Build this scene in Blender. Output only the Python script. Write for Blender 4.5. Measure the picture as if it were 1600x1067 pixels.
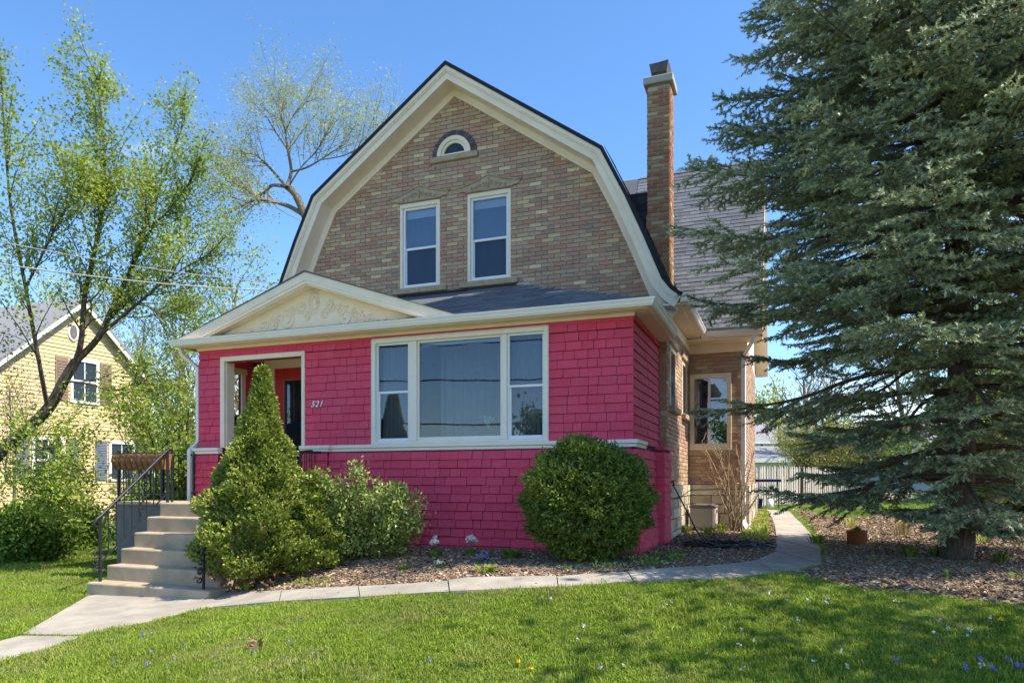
import bpy, math, random
import numpy as np
from mathutils import Matrix, Vector, Euler
random.seed(7); RNG = np.random.default_rng(7)
S = bpy.context.scene
for o in list(bpy.data.objects): bpy.data.objects.remove(o)
C = S.collection
rad = math.radians
# ------------------------------------------------------------------ camera
FOC, CU, HV, CAMZ = 1110.0, 800.0, 750.0, 1.5          # focal length and horizon in photo pixels (1600 wide)
YAW = rad(20.7)
SN, CS = math.sin(YAW), math.cos(YAW)
cam = bpy.data.objects.new('camera', bpy.data.cameras.new('camera')); C.objects.link(cam)
cam.location = (0, 0, CAMZ); cam.rotation_euler = (rad(90), 0, YAW)
cam.data.sensor_width = 36; cam.data.lens = 36 * FOC / 1600
cam.data.shift_y = (HV - 533.5) / 1600.0
cam.data.clip_start = .05; cam.data.clip_end = 3000
S.camera = cam
S.render.resolution_x, S.render.resolution_y = 1024, 682
# ------------------------------------------------------------------ light
CLX, CLY = 0.35, 0.2
SUN_AZ, SUN_EL = rad(89.4), rad(54)      # azimuth clockwise from +Y (depth of the plot) towards +X
W = bpy.data.worlds.new('World'); S.world = W; W.use_nodes = True
nt = W.node_tree; nt.nodes.clear()
out = nt.nodes.new('ShaderNodeOutputWorld'); bg = nt.nodes.new('ShaderNodeBackground')
sky = nt.nodes.new('ShaderNodeTexSky'); sky.sky_type = 'NISHITA'; sky.sun_disc = False
sky.sun_elevation = SUN_EL; sky.sun_rotation = SUN_AZ; sky.altitude = 200
sky.air_density = 1.0; sky.dust_density = .35; sky.ozone_density = 5.0
tc = nt.nodes.new('ShaderNodeTexCoord'); mp = nt.nodes.new('ShaderNodeMapping'); mp.inputs['Scale'].default_value = (1, 1, 2.6); mp.inputs['Location'].default_value = (CLX, CLY, 0)
nz = nt.nodes.new('ShaderNodeTexNoise'); nz.inputs['Scale'].default_value = 2.6; nz.inputs['Detail'].default_value = 9; nz.inputs['Roughness'].default_value = .58
cr = nt.nodes.new('ShaderNodeValToRGB'); cr.color_ramp.elements[0].position = .585; cr.color_ramp.elements[1].position = .72
cr.color_ramp.elements[1].color = (.75, .75, .75, 1)
mx = nt.nodes.new('ShaderNodeMixRGB'); mx.inputs[2].default_value = (6.2, 6.6, 7.2, 1)
L = nt.links.new
L(tc.outputs['Generated'], mp.inputs[0]); L(mp.outputs[0], nz.inputs[0]); L(nz.outputs[0], cr.inputs[0])
hs = nt.nodes.new('ShaderNodeHueSaturation'); hs.inputs['Saturation'].default_value = 1.12
L(sky.outputs[0], hs.inputs['Color'])
L(cr.outputs[0], mx.inputs[0]); L(hs.outputs[0], mx.inputs[1]); L(mx.outputs[0], bg.inputs[0]); L(bg.outputs[0], out.inputs[0])
bg.inputs[1].default_value = .096
sl = bpy.data.lights.new('sun', 'SUN'); sl.energy = 2.8; sl.angle = rad(.5); sl.color = (1, .93, .80)
sun = bpy.data.objects.new('sun', sl); C.objects.link(sun)
sdir = Vector((math.sin(SUN_AZ) * math.cos(SUN_EL), math.cos(SUN_AZ) * math.cos(SUN_EL), math.sin(SUN_EL)))
sun.rotation_euler = sdir.to_track_quat('Z', 'Y').to_euler()
sun.location = sdir * 30
vs = S.view_settings; vs.view_transform = 'Standard'; vs.look = 'None'; vs.gamma = 1; vs.exposure = 1.62; vs.use_curve_mapping = False
# ------------------------------------------------------------------ measuring helpers (a direction seen from the camera meets a plane of the place)
def ray(u, v=HV):
    t = (u - CU) / FOC
    return (-SN + CS * t, CS + SN * t, (HV - v) / FOC)
def fx(u, Y):
    d = ray(u); return Y * d[0] / d[1]
def fz(u, v, Y):
    d = ray(u, v); return CAMZ + Y / d[1] * d[2]
def P(u, v, Z):
    d = ray(u, v); return Vector((Z * d[0], Z * d[1], CAMZ + Z * d[2]))
def depth(x, y): return -SN * x + CS * y
def smooth(a, b, x):
    t = np.clip((np.asarray(x, float) - a) / (b - a), 0, 1); return t * t * (3 - 2 * t)
def gz(x, y):
    x = np.asarray(x, float); y = np.asarray(y, float)
    base = .55 * smooth(-7.6, .6, x) * .55 + .45 * np.clip((x + 6.6) * .1 / .45, 0, .55 / .45)
    base = np.clip(base, 0, .55)
    front = smooth(3.2, 7.2, y)
    z = base * front
    bed = smooth(6.5, 8.6, y) * smooth(-7.2, -6.3, x)
    z = z + bed * (.56 - z)
    z = z + .12 * smooth(10, 20, y) * smooth(-3, 0, x)
    z = z + .012 * np.sin(x * 1.7 + 1) * np.cos(y * 1.3)
    return z
def ong(u, v):
    d = ray(u, v); Z = 8.0
    for k in range(40):
        g = float(gz(Z * d[0], Z * d[1])); Zn = (g - CAMZ) / d[2] if d[2] < -1e-4 else 60
        Z = .5 * Z + .5 * min(max(Zn, 1), 80)
    return (Z * d[0], Z * d[1])
def inpoly(x, y, poly):
    x = np.asarray(x); y = np.asarray(y); r = np.zeros(x.shape, bool); n = len(poly)
    for i in range(n):
        x0, y0 = poly[i]; x1, y1 = poly[(i + 1) % n]
        if y0 == y1: continue
        c = ((y0 > y) != (y1 > y)) & (x < (x1 - x0) * (y - y0) / (y1 - y0) + x0)
        r ^= c
    return r
# ------------------------------------------------------------------ object helpers
def tag(o, label=None, cat=None, group=None, kind=None):
    if label: o['label'] = label
    if cat: o['category'] = cat
    if group: o['group'] = group
    if kind: o['kind'] = kind
    return o
ROOT = {}
def thing(name, loc, label, cat, group=None, kind=None):
    o = bpy.data.objects.new(name, None); C.objects.link(o); o.location = loc; o.empty_display_size = .2
    ROOT[o] = Vector(loc); return tag(o, label, cat, group, kind)
def origin(p): return ROOT.get(p, Vector((0, 0, 0))) if p else Vector((0, 0, 0))
def link(name, me, parent=None, mats=None, loc=None):
    o = bpy.data.objects.new(name, me); C.objects.link(o)
    if parent: o.parent = parent; ROOT[o] = origin(parent)
    if loc is not None: o.location = loc; ROOT[o] = Vector(loc)
    if mats:
        for m in (mats if isinstance(mats, (list, tuple)) else [mats]): me.materials.append(m)
    return o
def mesh_np(name, V, F, mats, parent=None, tone=None, smooth_=False, own=None):
    """numpy mesh; F is (m,3) or (m,4)"""
    V = np.asarray(V, float).reshape(-1, 3); F = np.asarray(F, int)
    off = np.array(origin(parent)) if parent else (np.array(own) if own is not None else np.zeros(3))
    V = V - off
    me = bpy.data.meshes.new(name); k = F.shape[1]; m = len(F)
    me.vertices.add(len(V)); me.vertices.foreach_set('co', V.ravel())
    me.loops.add(m * k); me.loops.foreach_set('vertex_index', F.ravel())
    me.polygons.add(m); me.polygons.foreach_set('loop_start', np.arange(m) * k); me.polygons.foreach_set('loop_total', np.full(m, k))
    me.polygons.foreach_set('use_smooth', np.full(m, bool(smooth_)))
    me.update(); me.validate()
    if tone is not None:
        a = me.attributes.new('tone', 'FLOAT', 'FACE'); a.data.foreach_set('value', np.asarray(tone, float))
    o = link(name, me, parent, mats)
    if own is not None and not parent: o.location = own; ROOT[o] = Vector(own)
    return o
class MB:
    def __init__(s): s.V = []; s.F = []; s.T = []; s.sm = []
    def add(s, vs, fs, tone=0, sm=False):
        b = len(s.V); s.V += [tuple(v) for v in vs]
        for f in fs: s.F.append([b + i for i in f]); s.T.append(tone); s.sm.append(sm)
        return s
    def box(s, x0, x1, y0, y1, z0, z1, tone=0, bev=0):
        if x0 > x1: x0, x1 = x1, x0
        if y0 > y1: y0, y1 = y1, y0
        if z0 > z1: z0, z1 = z1, z0
        v = [(x, y, z) for z in (z0, z1) for x, y in ((x0, y0), (x1, y0), (x1, y1), (x0, y1))]
        return s.add(v, [(3, 2, 1, 0), (4, 5, 6, 7), (0, 1, 5, 4), (1, 2, 6, 5), (2, 3, 7, 6), (3, 0, 4, 7)], tone)
    def prism(s, poly, f0, f1, tone=0):
        """poly: list of 2d pts; f0,f1 map a 2d pt to 3d for both ends"""
        n = len(poly); a = [f0(p) for p in poly]; b = [f1(p) for p in poly]
        fs = [list(range(n))[::-1], list(range(n, 2 * n))] + [(i, (i + 1) % n, n + (i + 1) % n, n + i) for i in range(n)]
        return s.add(a + b, fs, tone)
    def tube(s, pts, r, n=6, tone=0, cap=True, sm=True):
        pts = [Vector(p) for p in pts]; rs = r if isinstance(r, (list, tuple)) else [r] * len(pts)
        vs = []; u = None
        for i, p in enumerate(pts):
            d = (pts[min(i + 1, len(pts) - 1)] - pts[max(i - 1, 0)]).normalized()
            if u is None:
                u = d.orthogonal().normalized()
            else:
                u = (u - d * u.dot(d)); u = u.normalized() if u.length > 1e-5 else d.orthogonal().normalized()
            w = d.cross(u)
            for k in range(n):
                a = 2 * math.pi * k / n; vs.append(p + (u * math.cos(a) + w * math.sin(a)) * rs[i])
        fs = []
        for i in range(len(pts) - 1):
            for k in range(n):
                fs.append((i * n + k, i * n + (k + 1) % n, (i + 1) * n + (k + 1) % n, (i + 1) * n + k))
        s.add(vs, fs, tone, sm)
        if cap:
            b = len(s.V) - len(vs); s.F.append([b + k for k in range(n)][::-1]); s.T.append(tone); s.sm.append(False)
            e = b + (len(pts) - 1) * n; s.F.append([e + k for k in range(n)]); s.T.append(tone); s.sm.append(False)
        return s
    def lathe(s, c, prof, n=20, tone=0):
        vs = [(c[0] + r * math.cos(2 * math.pi * k / n), c[1] + r * math.sin(2 * math.pi * k / n), c[2] + z) for r, z in prof for k in range(n)]
        fs = [(i * n + k, i * n + (k + 1) % n, (i + 1) * n + (k + 1) % n, (i + 1) * n + k) for i in range(len(prof) - 1) for k in range(n)]
        s.add(vs, fs, tone, True); return s
    def build(s, name, mats, parent=None, bevel=0, own=None, seg=1):
        off = origin(parent) if parent else (Vector(own) if own is not None else Vector((0, 0, 0)))
        me = bpy.data.meshes.new(name)
        me.from_pydata([tuple(Vector(v) - off) for v in s.V], [], s.F)
        me.polygons.foreach_set('use_smooth', s.sm); me.update()
        a = me.attributes.new('tone', 'FLOAT', 'FACE'); a.data.foreach_set('value', [float(t) for t in s.T])
        o = link(name, me, parent, mats)
        if own is not None and not parent: o.location = own; ROOT[o] = Vector(own)
        if bevel:
            m = o.modifiers.new('bevel', 'BEVEL'); m.width = bevel; m.segments = seg; m.limit_method = 'ANGLE'; m.angle_limit = rad(40)
        return o
# ------------------------------------------------------------------ materials
def mat(name, c, rough=.7, var=.12, scale=6, bump=.15, bscale=None, c2=None, tone=None, detail=6, spec=.3, metal=0, stretch=None, trans=0, tonescale=0, patch=None, rnd=0):
    """procedural: base colour varied by noise; tone = list of (pos, colour) looked up by the per-face 'tone'"""
    m = bpy.data.materials.new(name); m.use_nodes = True; n = m.node_tree.nodes; l = m.node_tree.links.new
    b = n['Principled BSDF']; b.inputs['Roughness'].default_value = rough; b.inputs['Metallic'].default_value = metal
    b.inputs['Specular IOR Level'].default_value = spec
    geo = n.new('ShaderNodeNewGeometry'); mapn = n.new('ShaderNodeMapping')
    l(geo.outputs['Position'], mapn.inputs[0])
    if stretch: mapn.inputs['Scale'].default_value = stretch
    nz = n.new('ShaderNodeTexNoise'); nz.inputs['Scale'].default_value = scale; nz.inputs['Detail'].default_value = detail; nz.inputs['Roughness'].default_value = .65
    l(mapn.outputs[0], nz.inputs['Vector'])
    if tone:
        at = n.new('ShaderNodeAttribute'); at.attribute_name = 'tone'
        src = at.outputs['Fac']
        if rnd:
            oi = n.new('ShaderNodeObjectInfo'); ad = n.new('ShaderNodeMath'); ad.operation = 'MULTIPLY_ADD'; ad.inputs[1].default_value = rnd
            l(oi.outputs['Random'], ad.inputs[0]); l(src, ad.inputs[2]); src = ad.outputs[0]
        rp = n.new('ShaderNodeValToRGB'); l(src, rp.inputs[0])
        e = rp.color_ramp.elements
        while len(e) < len(tone): e.new(.5)
        for i, (p, cc) in enumerate(tone): e[i].position = p; e[i].color = (*cc, 1)
        base = rp.outputs[0]
    else:
        r = n.new('ShaderNodeRGB'); r.outputs[0].default_value = (*c, 1); base = r.outputs[0]
    mr = n.new('ShaderNodeMapRange'); mr.inputs[1].default_value = .3; mr.inputs[2].default_value = .7
    mr.inputs[3].default_value = 1 - var; mr.inputs[4].default_value = 1 + var
    l(nz.outputs[0], mr.inputs[0])
    mul = n.new('ShaderNodeMixRGB'); mul.blend_type = 'MULTIPLY'; mul.inputs[0].default_value = 1
    l(base, mul.inputs[1]); l(mr.outputs[0], mul.inputs[2]); col = mul.outputs[0]
    if c2 or patch:
        n2 = n.new('ShaderNodeTexNoise'); n2.inputs['Scale'].default_value = (patch or (scale * .3, .5, .6))[0]; n2.inputs['Detail'].default_value = 4
        l(geo.outputs['Position'], n2.inputs['Vector'])
        mr2 = n.new('ShaderNodeMapRange'); mr2.inputs[1].default_value = (patch or (0, .48, .62))[1]; mr2.inputs[2].default_value = (patch or (0, .48, .62))[2]
        l(n2.outputs[0], mr2.inputs[0])
        mm = n.new('ShaderNodeMixRGB'); l(mr2.outputs[0], mm.inputs[0]); l(col, mm.inputs[1]); mm.inputs[2].default_value = (*c2, 1); col = mm.outputs[0]
    l(col, b.inputs['Base Color'])
    if bump:
        nb = n.new('ShaderNodeTexNoise'); nb.inputs['Scale'].default_value = bscale or scale * 4; nb.inputs['Detail'].default_value = 5
        l(mapn.outputs[0], nb.inputs['Vector'])
        bp = n.new('ShaderNodeBump'); bp.inputs['Strength'].default_value = bump; bp.inputs['Distance'].default_value = .02
        l(nb.outputs[0], bp.inputs['Height']); l(bp.outputs[0], b.inputs['Normal'])
    if trans:
        tr = n.new('ShaderNodeBsdfTranslucent'); mixs = n.new('ShaderNodeMixShader'); mixs.inputs[0].default_value = trans
        l(col, tr.inputs[0]); l(b.outputs[0], mixs.inputs[1]); l(tr.outputs[0], mixs.inputs[2]); l(mixs.outputs[0], n['Material Output'].inputs[0])
    return m
def glass_mat(name, refl=.3, tint=(.75, .8, .85), rough=.01, bump=.0):
    m = bpy.data.materials.new(name); m.use_nodes = True; n = m.node_tree.nodes; l = m.node_tree.links.new; n.remove(n['Principled BSDF'])
    g = n.new('ShaderNodeBsdfGlossy'); g.inputs['Roughness'].default_value = rough; g.inputs[0].default_value = (.95, .97, 1, 1)
    t = n.new('ShaderNodeBsdfTransparent'); t.inputs[0].default_value = (*tint, 1); mxs = n.new('ShaderNodeMixShader')
    lw = n.new('ShaderNodeLayerWeight'); lw.inputs[0].default_value = .3
    mr = n.new('ShaderNodeMapRange'); mr.inputs[3].default_value = refl; mr.inputs[4].default_value = min(1, refl + .35)
    geo = n.new('ShaderNodeNewGeometry'); nz = n.new('ShaderNodeTexNoise'); nz.inputs['Scale'].default_value = .9; bp = n.new('ShaderNodeBump'); bp.inputs['Strength'].default_value = .05; bp.inputs['Distance'].default_value = .04
    l(geo.outputs['Position'], nz.inputs['Vector']); l(nz.outputs[0], bp.inputs['Height']); l(bp.outputs[0], g.inputs['Normal'])
    l(lw.outputs['Fresnel'], mr.inputs[0]); l(mr.outputs[0], mxs.inputs[0]); l(t.outputs[0], mxs.inputs[1]); l(g.outputs[0], mxs.inputs[2]); l(mxs.outputs[0], n['Material Output'].inputs[0])
    return m
M = {}
M['brick'] = mat('brick', (.3, .2, .15), rough=.9, var=.22, scale=40, bump=.4, bscale=90,
    tone=[(0, (.42, .225, .15)), (.2, (.47, .265, .18)), (.4, (.35, .235, .175)), (.55, (.50, .335, .225)), (.7, (.43, .30, .21)), (.8, (.51, .35, .215)), (.9, (.58, .42, .25)), (1, (.68, .53, .34))])
M['orange_brick'] = mat('orange_brick', (.3, .2, .15), rough=.9, var=.2, scale=40, bump=.4, bscale=90,
    tone=[(0, (.33, .14, .075)), (.3, (.42, .18, .09)), (.5, (.38, .21, .12)), (.75, (.46, .27, .15)), (.9, (.52, .38, .22)), (1, (.55, .47, .3))])
M['mortar'] = mat('mortar', (.46, .39, .31), rough=.95, var=.15, scale=20, bump=.3)
M['arch_brick'] = mat('arch_brick', (.16, .11, .11), rough=.8, var=.2, scale=30, bump=.3, tone=[(0, (.08, .05, .06)), (1, (.17, .115, .12))])
M['pink'] = mat('pink_paint', (.5, .05, .11), rough=.62, var=.11, scale=5, bump=.6, bscale=9, stretch=(14, 14, .7), spec=.25,
    tone=[(0, (.70, .062, .118)), (.5, (.75, .070, .130)), (1, (.79, .078, .142))], c2=(.68, .095, .155), patch=(1.4, .5, .8))
M['pink_back'] = mat('pink_gap', (.22, .018, .045), rough=.8, var=.1)
M['cream'] = mat('cream_paint', (.86, .715, .55), rough=.5, var=.05, scale=3, bump=.12, bscale=30, c2=(.74, .63, .45), patch=(2.5, .5, .8))
M['pale'] = mat('pale_trim', (.84, .755, .63), rough=.4, var=.03, scale=3, bump=.05)
M['white'] = mat('white_vinyl', (.80, .80, .79), rough=.35, var=.02, scale=3, bump=.02)
M['gutter'] = mat('gutter_metal', (.84, .775, .69), rough=.35, var=.04, scale=3, bump=.03)
M['stone_sill'] = mat('carved_sandstone', (.44, .33, .22), rough=.95, var=.2, scale=14, bump=.8, bscale=60)
M['stone'] = mat('limestone', (.50, .42, .30), rough=.95, var=.2, scale=9, bump=.8, bscale=25, tone=[(0, (.42, .33, .21)), (.5, (.56, .47, .33)), (1, (.62, .55, .42))])
M['roof'] = mat('roof_asphalt', (.1, .1, .105), rough=.95, var=.25, scale=60, bump=.5, bscale=200, tone=[(0, (.115, .12, .135)), (.5, (.145, .152, .168)), (1, (.18, .187, .205))])
M['darkroof'] = mat('dark_shingle', (.03, .032, .038), rough=.9, var=.3, scale=30, bump=.5, tone=[(0, (.025, .027, .032)), (1, (.06, .062, .07))])
M['tar'] = mat('tar', (.02, .021, .025), rough=.6, var=.3, scale=20, bump=.8)
M['flash'] = mat('grey_flashing', (.30, .34, .38), rough=.4, var=.1, metal=.5, bump=.1)
M['concrete'] = mat('step_concrete', (.40, .31, .21), rough=.95, var=.16, scale=5, bump=.5, bscale=90, c2=(.50, .40, .28), patch=(3, .45, .7))
M['riser'] = M['concrete']
M['walk'] = mat('walk_concrete', (.34, .30, .245), rough=.95, var=.14, scale=4, bump=.4, bscale=80, c2=(.42, .38, .31), patch=(2, .45, .7))
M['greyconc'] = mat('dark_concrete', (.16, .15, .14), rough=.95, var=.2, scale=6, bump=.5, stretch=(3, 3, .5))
M['iron'] = mat('black_iron', (.02, .022, .028), rough=.45, var=.2, scale=20, bump=.2, metal=.2, spec=.5)
M['black'] = mat('black_metal', (.012, .013, .018), rough=.35, var=.1, spec=.5, bump=0)
M['coir'] = mat('coir_fibre', (.30, .13, .045), rough=1, var=.45, scale=10, bump=1, bscale=30, stretch=(3, 3, .8))
M['reddoor'] = mat('red_door', (.55, .03, .035), rough=.5, var=.05, bump=.1)
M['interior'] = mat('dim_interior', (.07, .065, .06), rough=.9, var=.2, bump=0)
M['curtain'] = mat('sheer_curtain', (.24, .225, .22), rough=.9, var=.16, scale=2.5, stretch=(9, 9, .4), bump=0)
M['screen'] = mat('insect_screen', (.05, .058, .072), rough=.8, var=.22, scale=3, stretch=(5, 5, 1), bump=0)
M['blind'] = mat('white_blind', (.62, .66, .72), rough=.6, var=.05, bump=0)
M['glass'] = glass_mat('window_glass', .05)
M['glass_up'] = glass_mat('upper_glass', .10)
M['chimcap'] = mat('chimney_cap', (.42, .39, .33), rough=.9, var=.1, bump=.3)
M['cap_metal'] = mat('flue_cap', (.12, .105, .095), rough=.6, var=.4, scale=14, metal=.4, bump=.4)
M['bark'] = mat('bark', (.10, .078, .058), rough=1, var=.35, scale=12, bump=1, bscale=24, stretch=(2, 2, .5))
M['sprucebark'] = mat('spruce_bark', (.115, .085, .065), rough=1, var=.45, scale=14, bump=1, bscale=26, stretch=(1.6, 1.6, .6))
M['greybark'] = mat('grey_bark', (.20, .165, .125), rough=1, var=.3, scale=10, bump=.5)
M['twig'] = mat('dry_twig', (.33, .24, .15), rough=1, var=.25, bump=0)
def leafmat(name, cols, trans=.35, rough=.55, spec=.3, var=.15):
    k = len(cols); return mat(name, cols[0], rough=rough, var=var, scale=1.5, bump=0, tone=[(i / (k - 1), c) for i, c in enumerate(cols)], trans=trans, spec=spec)
M['spruce'] = leafmat('spruce_needles', [(.095, .13, .065), (.19, .235, .125), (.33, .38, .21), (.58, .62, .36)], trans=.12, rough=.5)
M['spring'] = leafmat('spring_leaf', [(.19, .26, .034), (.31, .39, .055), (.45, .50, .10)], trans=.45)
M['spring2'] = leafmat('yellow_spring_leaf', [(.30, .32, .05), (.44, .45, .07), (.54, .50, .13)], trans=.45)
M['green'] = leafmat('fresh_green_leaf', [(.10, .17, .025), (.16, .25, .035), (.26, .34, .05)], trans=.35)
M['arbor'] = leafmat('arborvitae_leaf', [(.085, .13, .022), (.15, .205, .032), (.235, .29, .048), (.36, .39, .08)], trans=.2)
M['yew'] = leafmat('yew_leaf', [(.05, .09, .014), (.095, .15, .022), (.15, .21, .03), (.28, .33, .045)], trans=.15)
M['rhodo'] = leafmat('variegated_leaf', [(.10, .16, .028), (.18, .25, .045), (.31, .37, .09), (.48, .48, .20)], trans=.2, rough=.35, spec=.5)
M['brownleaf'] = leafmat('brown_leaf', [(.12, .07, .035), (.26, .16, .08)], trans=.1)
M['mauve'] = leafmat('red_bud_twig', [(.20, .12, .10), (.34, .23, .2)], trans=.2)
M['straw'] = leafmat('straw_leaf', [(.35, .27, .12), (.5, .4, .2)], trans=.2)
M['whitepetal'] = leafmat('white_petal', [(.8, .74, .7), (.85, .8, .8)], trans=.3)
M['yellowpetal'] = leafmat('yellow_petal', [(.8, .55, .02), (.85, .65, .05)], trans=.2)
M['violetpetal'] = leafmat('violet_petal', [(.2, .16, .55), (.3, .25, .7)], trans=.2)
M['chip'] = leafmat('bark_chip', [(.13, .08, .048), (.24, .165, .105), (.36, .265, .175), (.50, .40, .28)], trans=0, rough=.95)
M['soil'] = mat('mulch_soil', (.21, .14, .095), rough=1, var=.5, scale=26, bump=1, bscale=50, c2=(.24, .165, .11), patch=(3, .4, .7))
M['lawn'] = mat('lawn_ground', (.09, .14, .028), rough=1, var=.3, scale=7, bump=.6, bscale=40, c2=(.17, .19, .06), patch=(1.6, .5, .75))
M['yellow'] = mat('yellow_siding', (.70, .53, .22), rough=.6, var=.04, scale=4, bump=.1, tone=[(0, (.60, .455, .24)), (1, (.68, .53, .30))])
M['fence'] = mat('weathered_picket', (.48, .42, .36), rough=.9, var=.2, scale=5, stretch=(4, 4, .5), bump=.5, tone=[(0, (.36, .31, .26)), (1, (.52, .46, .40))])
M['room'] = mat('room_drape', (.34, .31, .30), rough=.9, var=.25, scale=1.2, bump=0)
M['brownpost'] = mat('brown_post', (.13, .08, .05), rough=.9, var=.2)
M['farroof'] = mat('far_roof', (.26, .25, .26), rough=.9, var=.08, bump=.1)
M['farwall'] = mat('far_cream_wall', (.60, .56, .42), rough=.8, var=.04, bump=0)
M['farwhite'] = mat('far_white_wall', (.78, .77, .74), rough=.7, var=.03, bump=0)
M['darkglass'] = mat('dark_glass', (.03, .04, .055), rough=.15, var=.1, spec=.3, bump=0)
M['shutter'] = mat('blue_grey_shutter', (.16, .18, .24), rough=.6, var=.1, bump=0)
M['brownshutter'] = mat('brown_shutter', (.27, .19, .13), rough=.6, var=.1, bump=0)
M['beige'] = mat('beige_plastic', (.42, .37, .30), rough=.5, var=.03, bump=.05)
M['brownlid'] = mat('taupe_plastic', (.20, .16, .14), rough=.5, var=.05, bump=.05)
M['terra'] = mat('terracotta', (.36, .13, .05), rough=.85, var=.15, bump=.3)
M['hose'] = mat('green_hose', (.015, .035, .025), rough=.45, var=.2, spec=.5, bump=0)
M['navy'] = mat('navy_plastic', (.02, .03, .10), rough=.5, var=.1, bump=0)
M['wire'] = mat('wire', (.30, .32, .35), rough=.5, var=.05, bump=0)
M['blackwire'] = mat('black_cable', (.02, .02, .022), rough=.5, var=.05, bump=0)
M['asphalt'] = mat('asphalt', (.055, .055, .058), rough=.95, var=.15, bump=.3, scale=8)
M['silver'] = mat('silver_paint', (.35, .40, .48), rough=.3, var=.03, bump=0, metal=.3, spec=.6)
# ------------------------------------------------------------------ pieces: laid one by one in courses
PIECES = {}
def piece(kind, parent, c, size, rx, rz, tone, mt):
    PIECES.setdefault(kind, []).append((parent, c, size, rx, rz, tone, mt))
def cut(iv, holes):
    for a, b in holes:
        n = []
        for s, e in iv:
            if b <= s or a >= e: n.append((s, e)); continue
            if a > s: n.append((s, a))
            if b < e: n.append((b, e))
        iv = n
    return iv
def lay(kind, parent, mt, z0, z1, pitch, span, holes, place, wmin, wmax, gap, vgap, depthv, bond=True, tonef=None, minw=.03, jit=0):
    """courses from z0 to z1; span(z)->list of (a,b); holes: list of f(z)->(a,b) or None; place(a,z)->(center3, rx, rz)"""
    k = 0; z = z0
    while z < z1 - pitch * .35:
        zm = z + pitch / 2
        iv = span(zm)
        hs = [h(zm) for h in holes]; iv = cut(iv, [h for h in hs if h])
        for s, e in iv:
            if bond:
                x = math.floor(s / wmax) * wmax + (wmax / 2 if k % 2 else 0)
                while x > s: x -= wmax
                while x < e:
                    a = max(x, s); b = min(x + wmax, e)
                    if kind == 'brick' and random.random() < .06 and b - a > wmax * .9:
                        mid = (a + b) / 2; rr = [(a, mid), (mid, b)]
                    else: rr = [(a, b)]
                    for a_, b_ in rr:
                        if b_ - a_ > minw:
                            c, rx, rz = place((a_ + b_) / 2, zm); piece(kind, parent, c, (b_ - a_ - gap, depthv * random.uniform(.8, 1.15), min(pitch, z1 - z) - vgap), rx, rz, tonef() if tonef else random.random(), mt)
                    x += wmax
            else:
                x = s
                while x < e - 1e-4:
                    w = random.uniform(wmin, wmax)
                    if e - x - w < wmin * .6: w = e - x
                    c, rx, rz = place(x + w / 2, zm + random.uniform(-jit, jit)); piece(kind, parent, c, (w - gap, depthv * random.uniform(.8, 1.2), min(pitch, z1 - z) - vgap), rx, rz, tonef() if tonef else random.random(), mt)
                    x += w
        z += pitch; k += 1
UNIT = {}
def unit_np(kind):
    # local: x width, -y outward, z up; face y=0 lies on the wall
    if kind in ('shingle', 'siding_board', 'roof_shingle'):
        o0, o1 = -1.0, -.35
    else: o0, o1 = -1.0, -1.0
    b = .0 
    V = np.array([(-.5, 0, -.5), (.5, 0, -.5), (.5, 0, .5), (-.5, 0, .5), (-.5, o0, -.5), (.5, o0, -.5), (.5, o1, .5), (-.5, o1, .5)], float)
    F = np.array([(0, 1, 2, 3), (4, 7, 6, 5), (0, 4, 5, 1), (1, 5, 6, 2), (2, 6, 7, 3), (3, 7, 4, 0)])
    F = F[:, ::-1]
    return V, F
def flush_pieces():
    for kind, L_ in PIECES.items():
        V0, F0 = unit_np(kind)
        def score(p):
            c, s = p[1], p[2]; Z = depth(c[0], c[1])
            tocam = Vector((-c[0], -c[1], CAMZ - c[2])).normalized()
            n = Euler((p[3], 0, p[4])).to_matrix() @ Vector((0, -1, 0))
            if abs((c[0] * CS + c[1] * SN) / Z) > .72 or (c[2] - CAMZ) / Z > .68: return 0
            return s[0] * s[2] * max(0, n.dot(tocam)) / Z ** 2
        L_.sort(key=score, reverse=True)
        n1 = 290
        cache = {}
        for p in L_[:n1]:
            par, c, s, rx, rz, tone, mt = p
            key = (round(tone * 10), mt.name)
            if key not in cache:
                me = bpy.data.meshes.new(kind); me.from_pydata([tuple(v) for v in V0], [], [tuple(int(i) for i in f) for f in F0])
                a = me.attributes.new('tone', 'FLOAT', 'FACE'); a.data.foreach_set('value', [key[0] / 10] * 6); me.materials.append(mt); cache[key] = me
            o = bpy.data.objects.new(kind, cache[key]); C.objects.link(o); o.parent = par
            o.location = Vector(c) - origin(par); o.scale = s; o.rotation_euler = (rx, 0, rz)
        groups = {}
        for p in L_[n1:]: groups.setdefault((p[0], p[6]), []).append(p)
        for (par, mt), g in groups.items():
            Vs = []; Fs = []; T = []
            for i, (pp, c, s, rx, rz, tone, m_) in enumerate(g):
                R = np.array(Euler((rx, 0, rz)).to_matrix()); v = (V0 * np.array(s)) @ R.T + np.array(c)
                Vs.append(v); Fs.append(F0 + 8 * i); T += [tone] * 6
            o = mesh_np(kind, np.concatenate(Vs), np.concatenate(Fs), mt, par, T); o['kind'] = 'stuff'
            if '_' not in kind or True: o.name = kind
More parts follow.
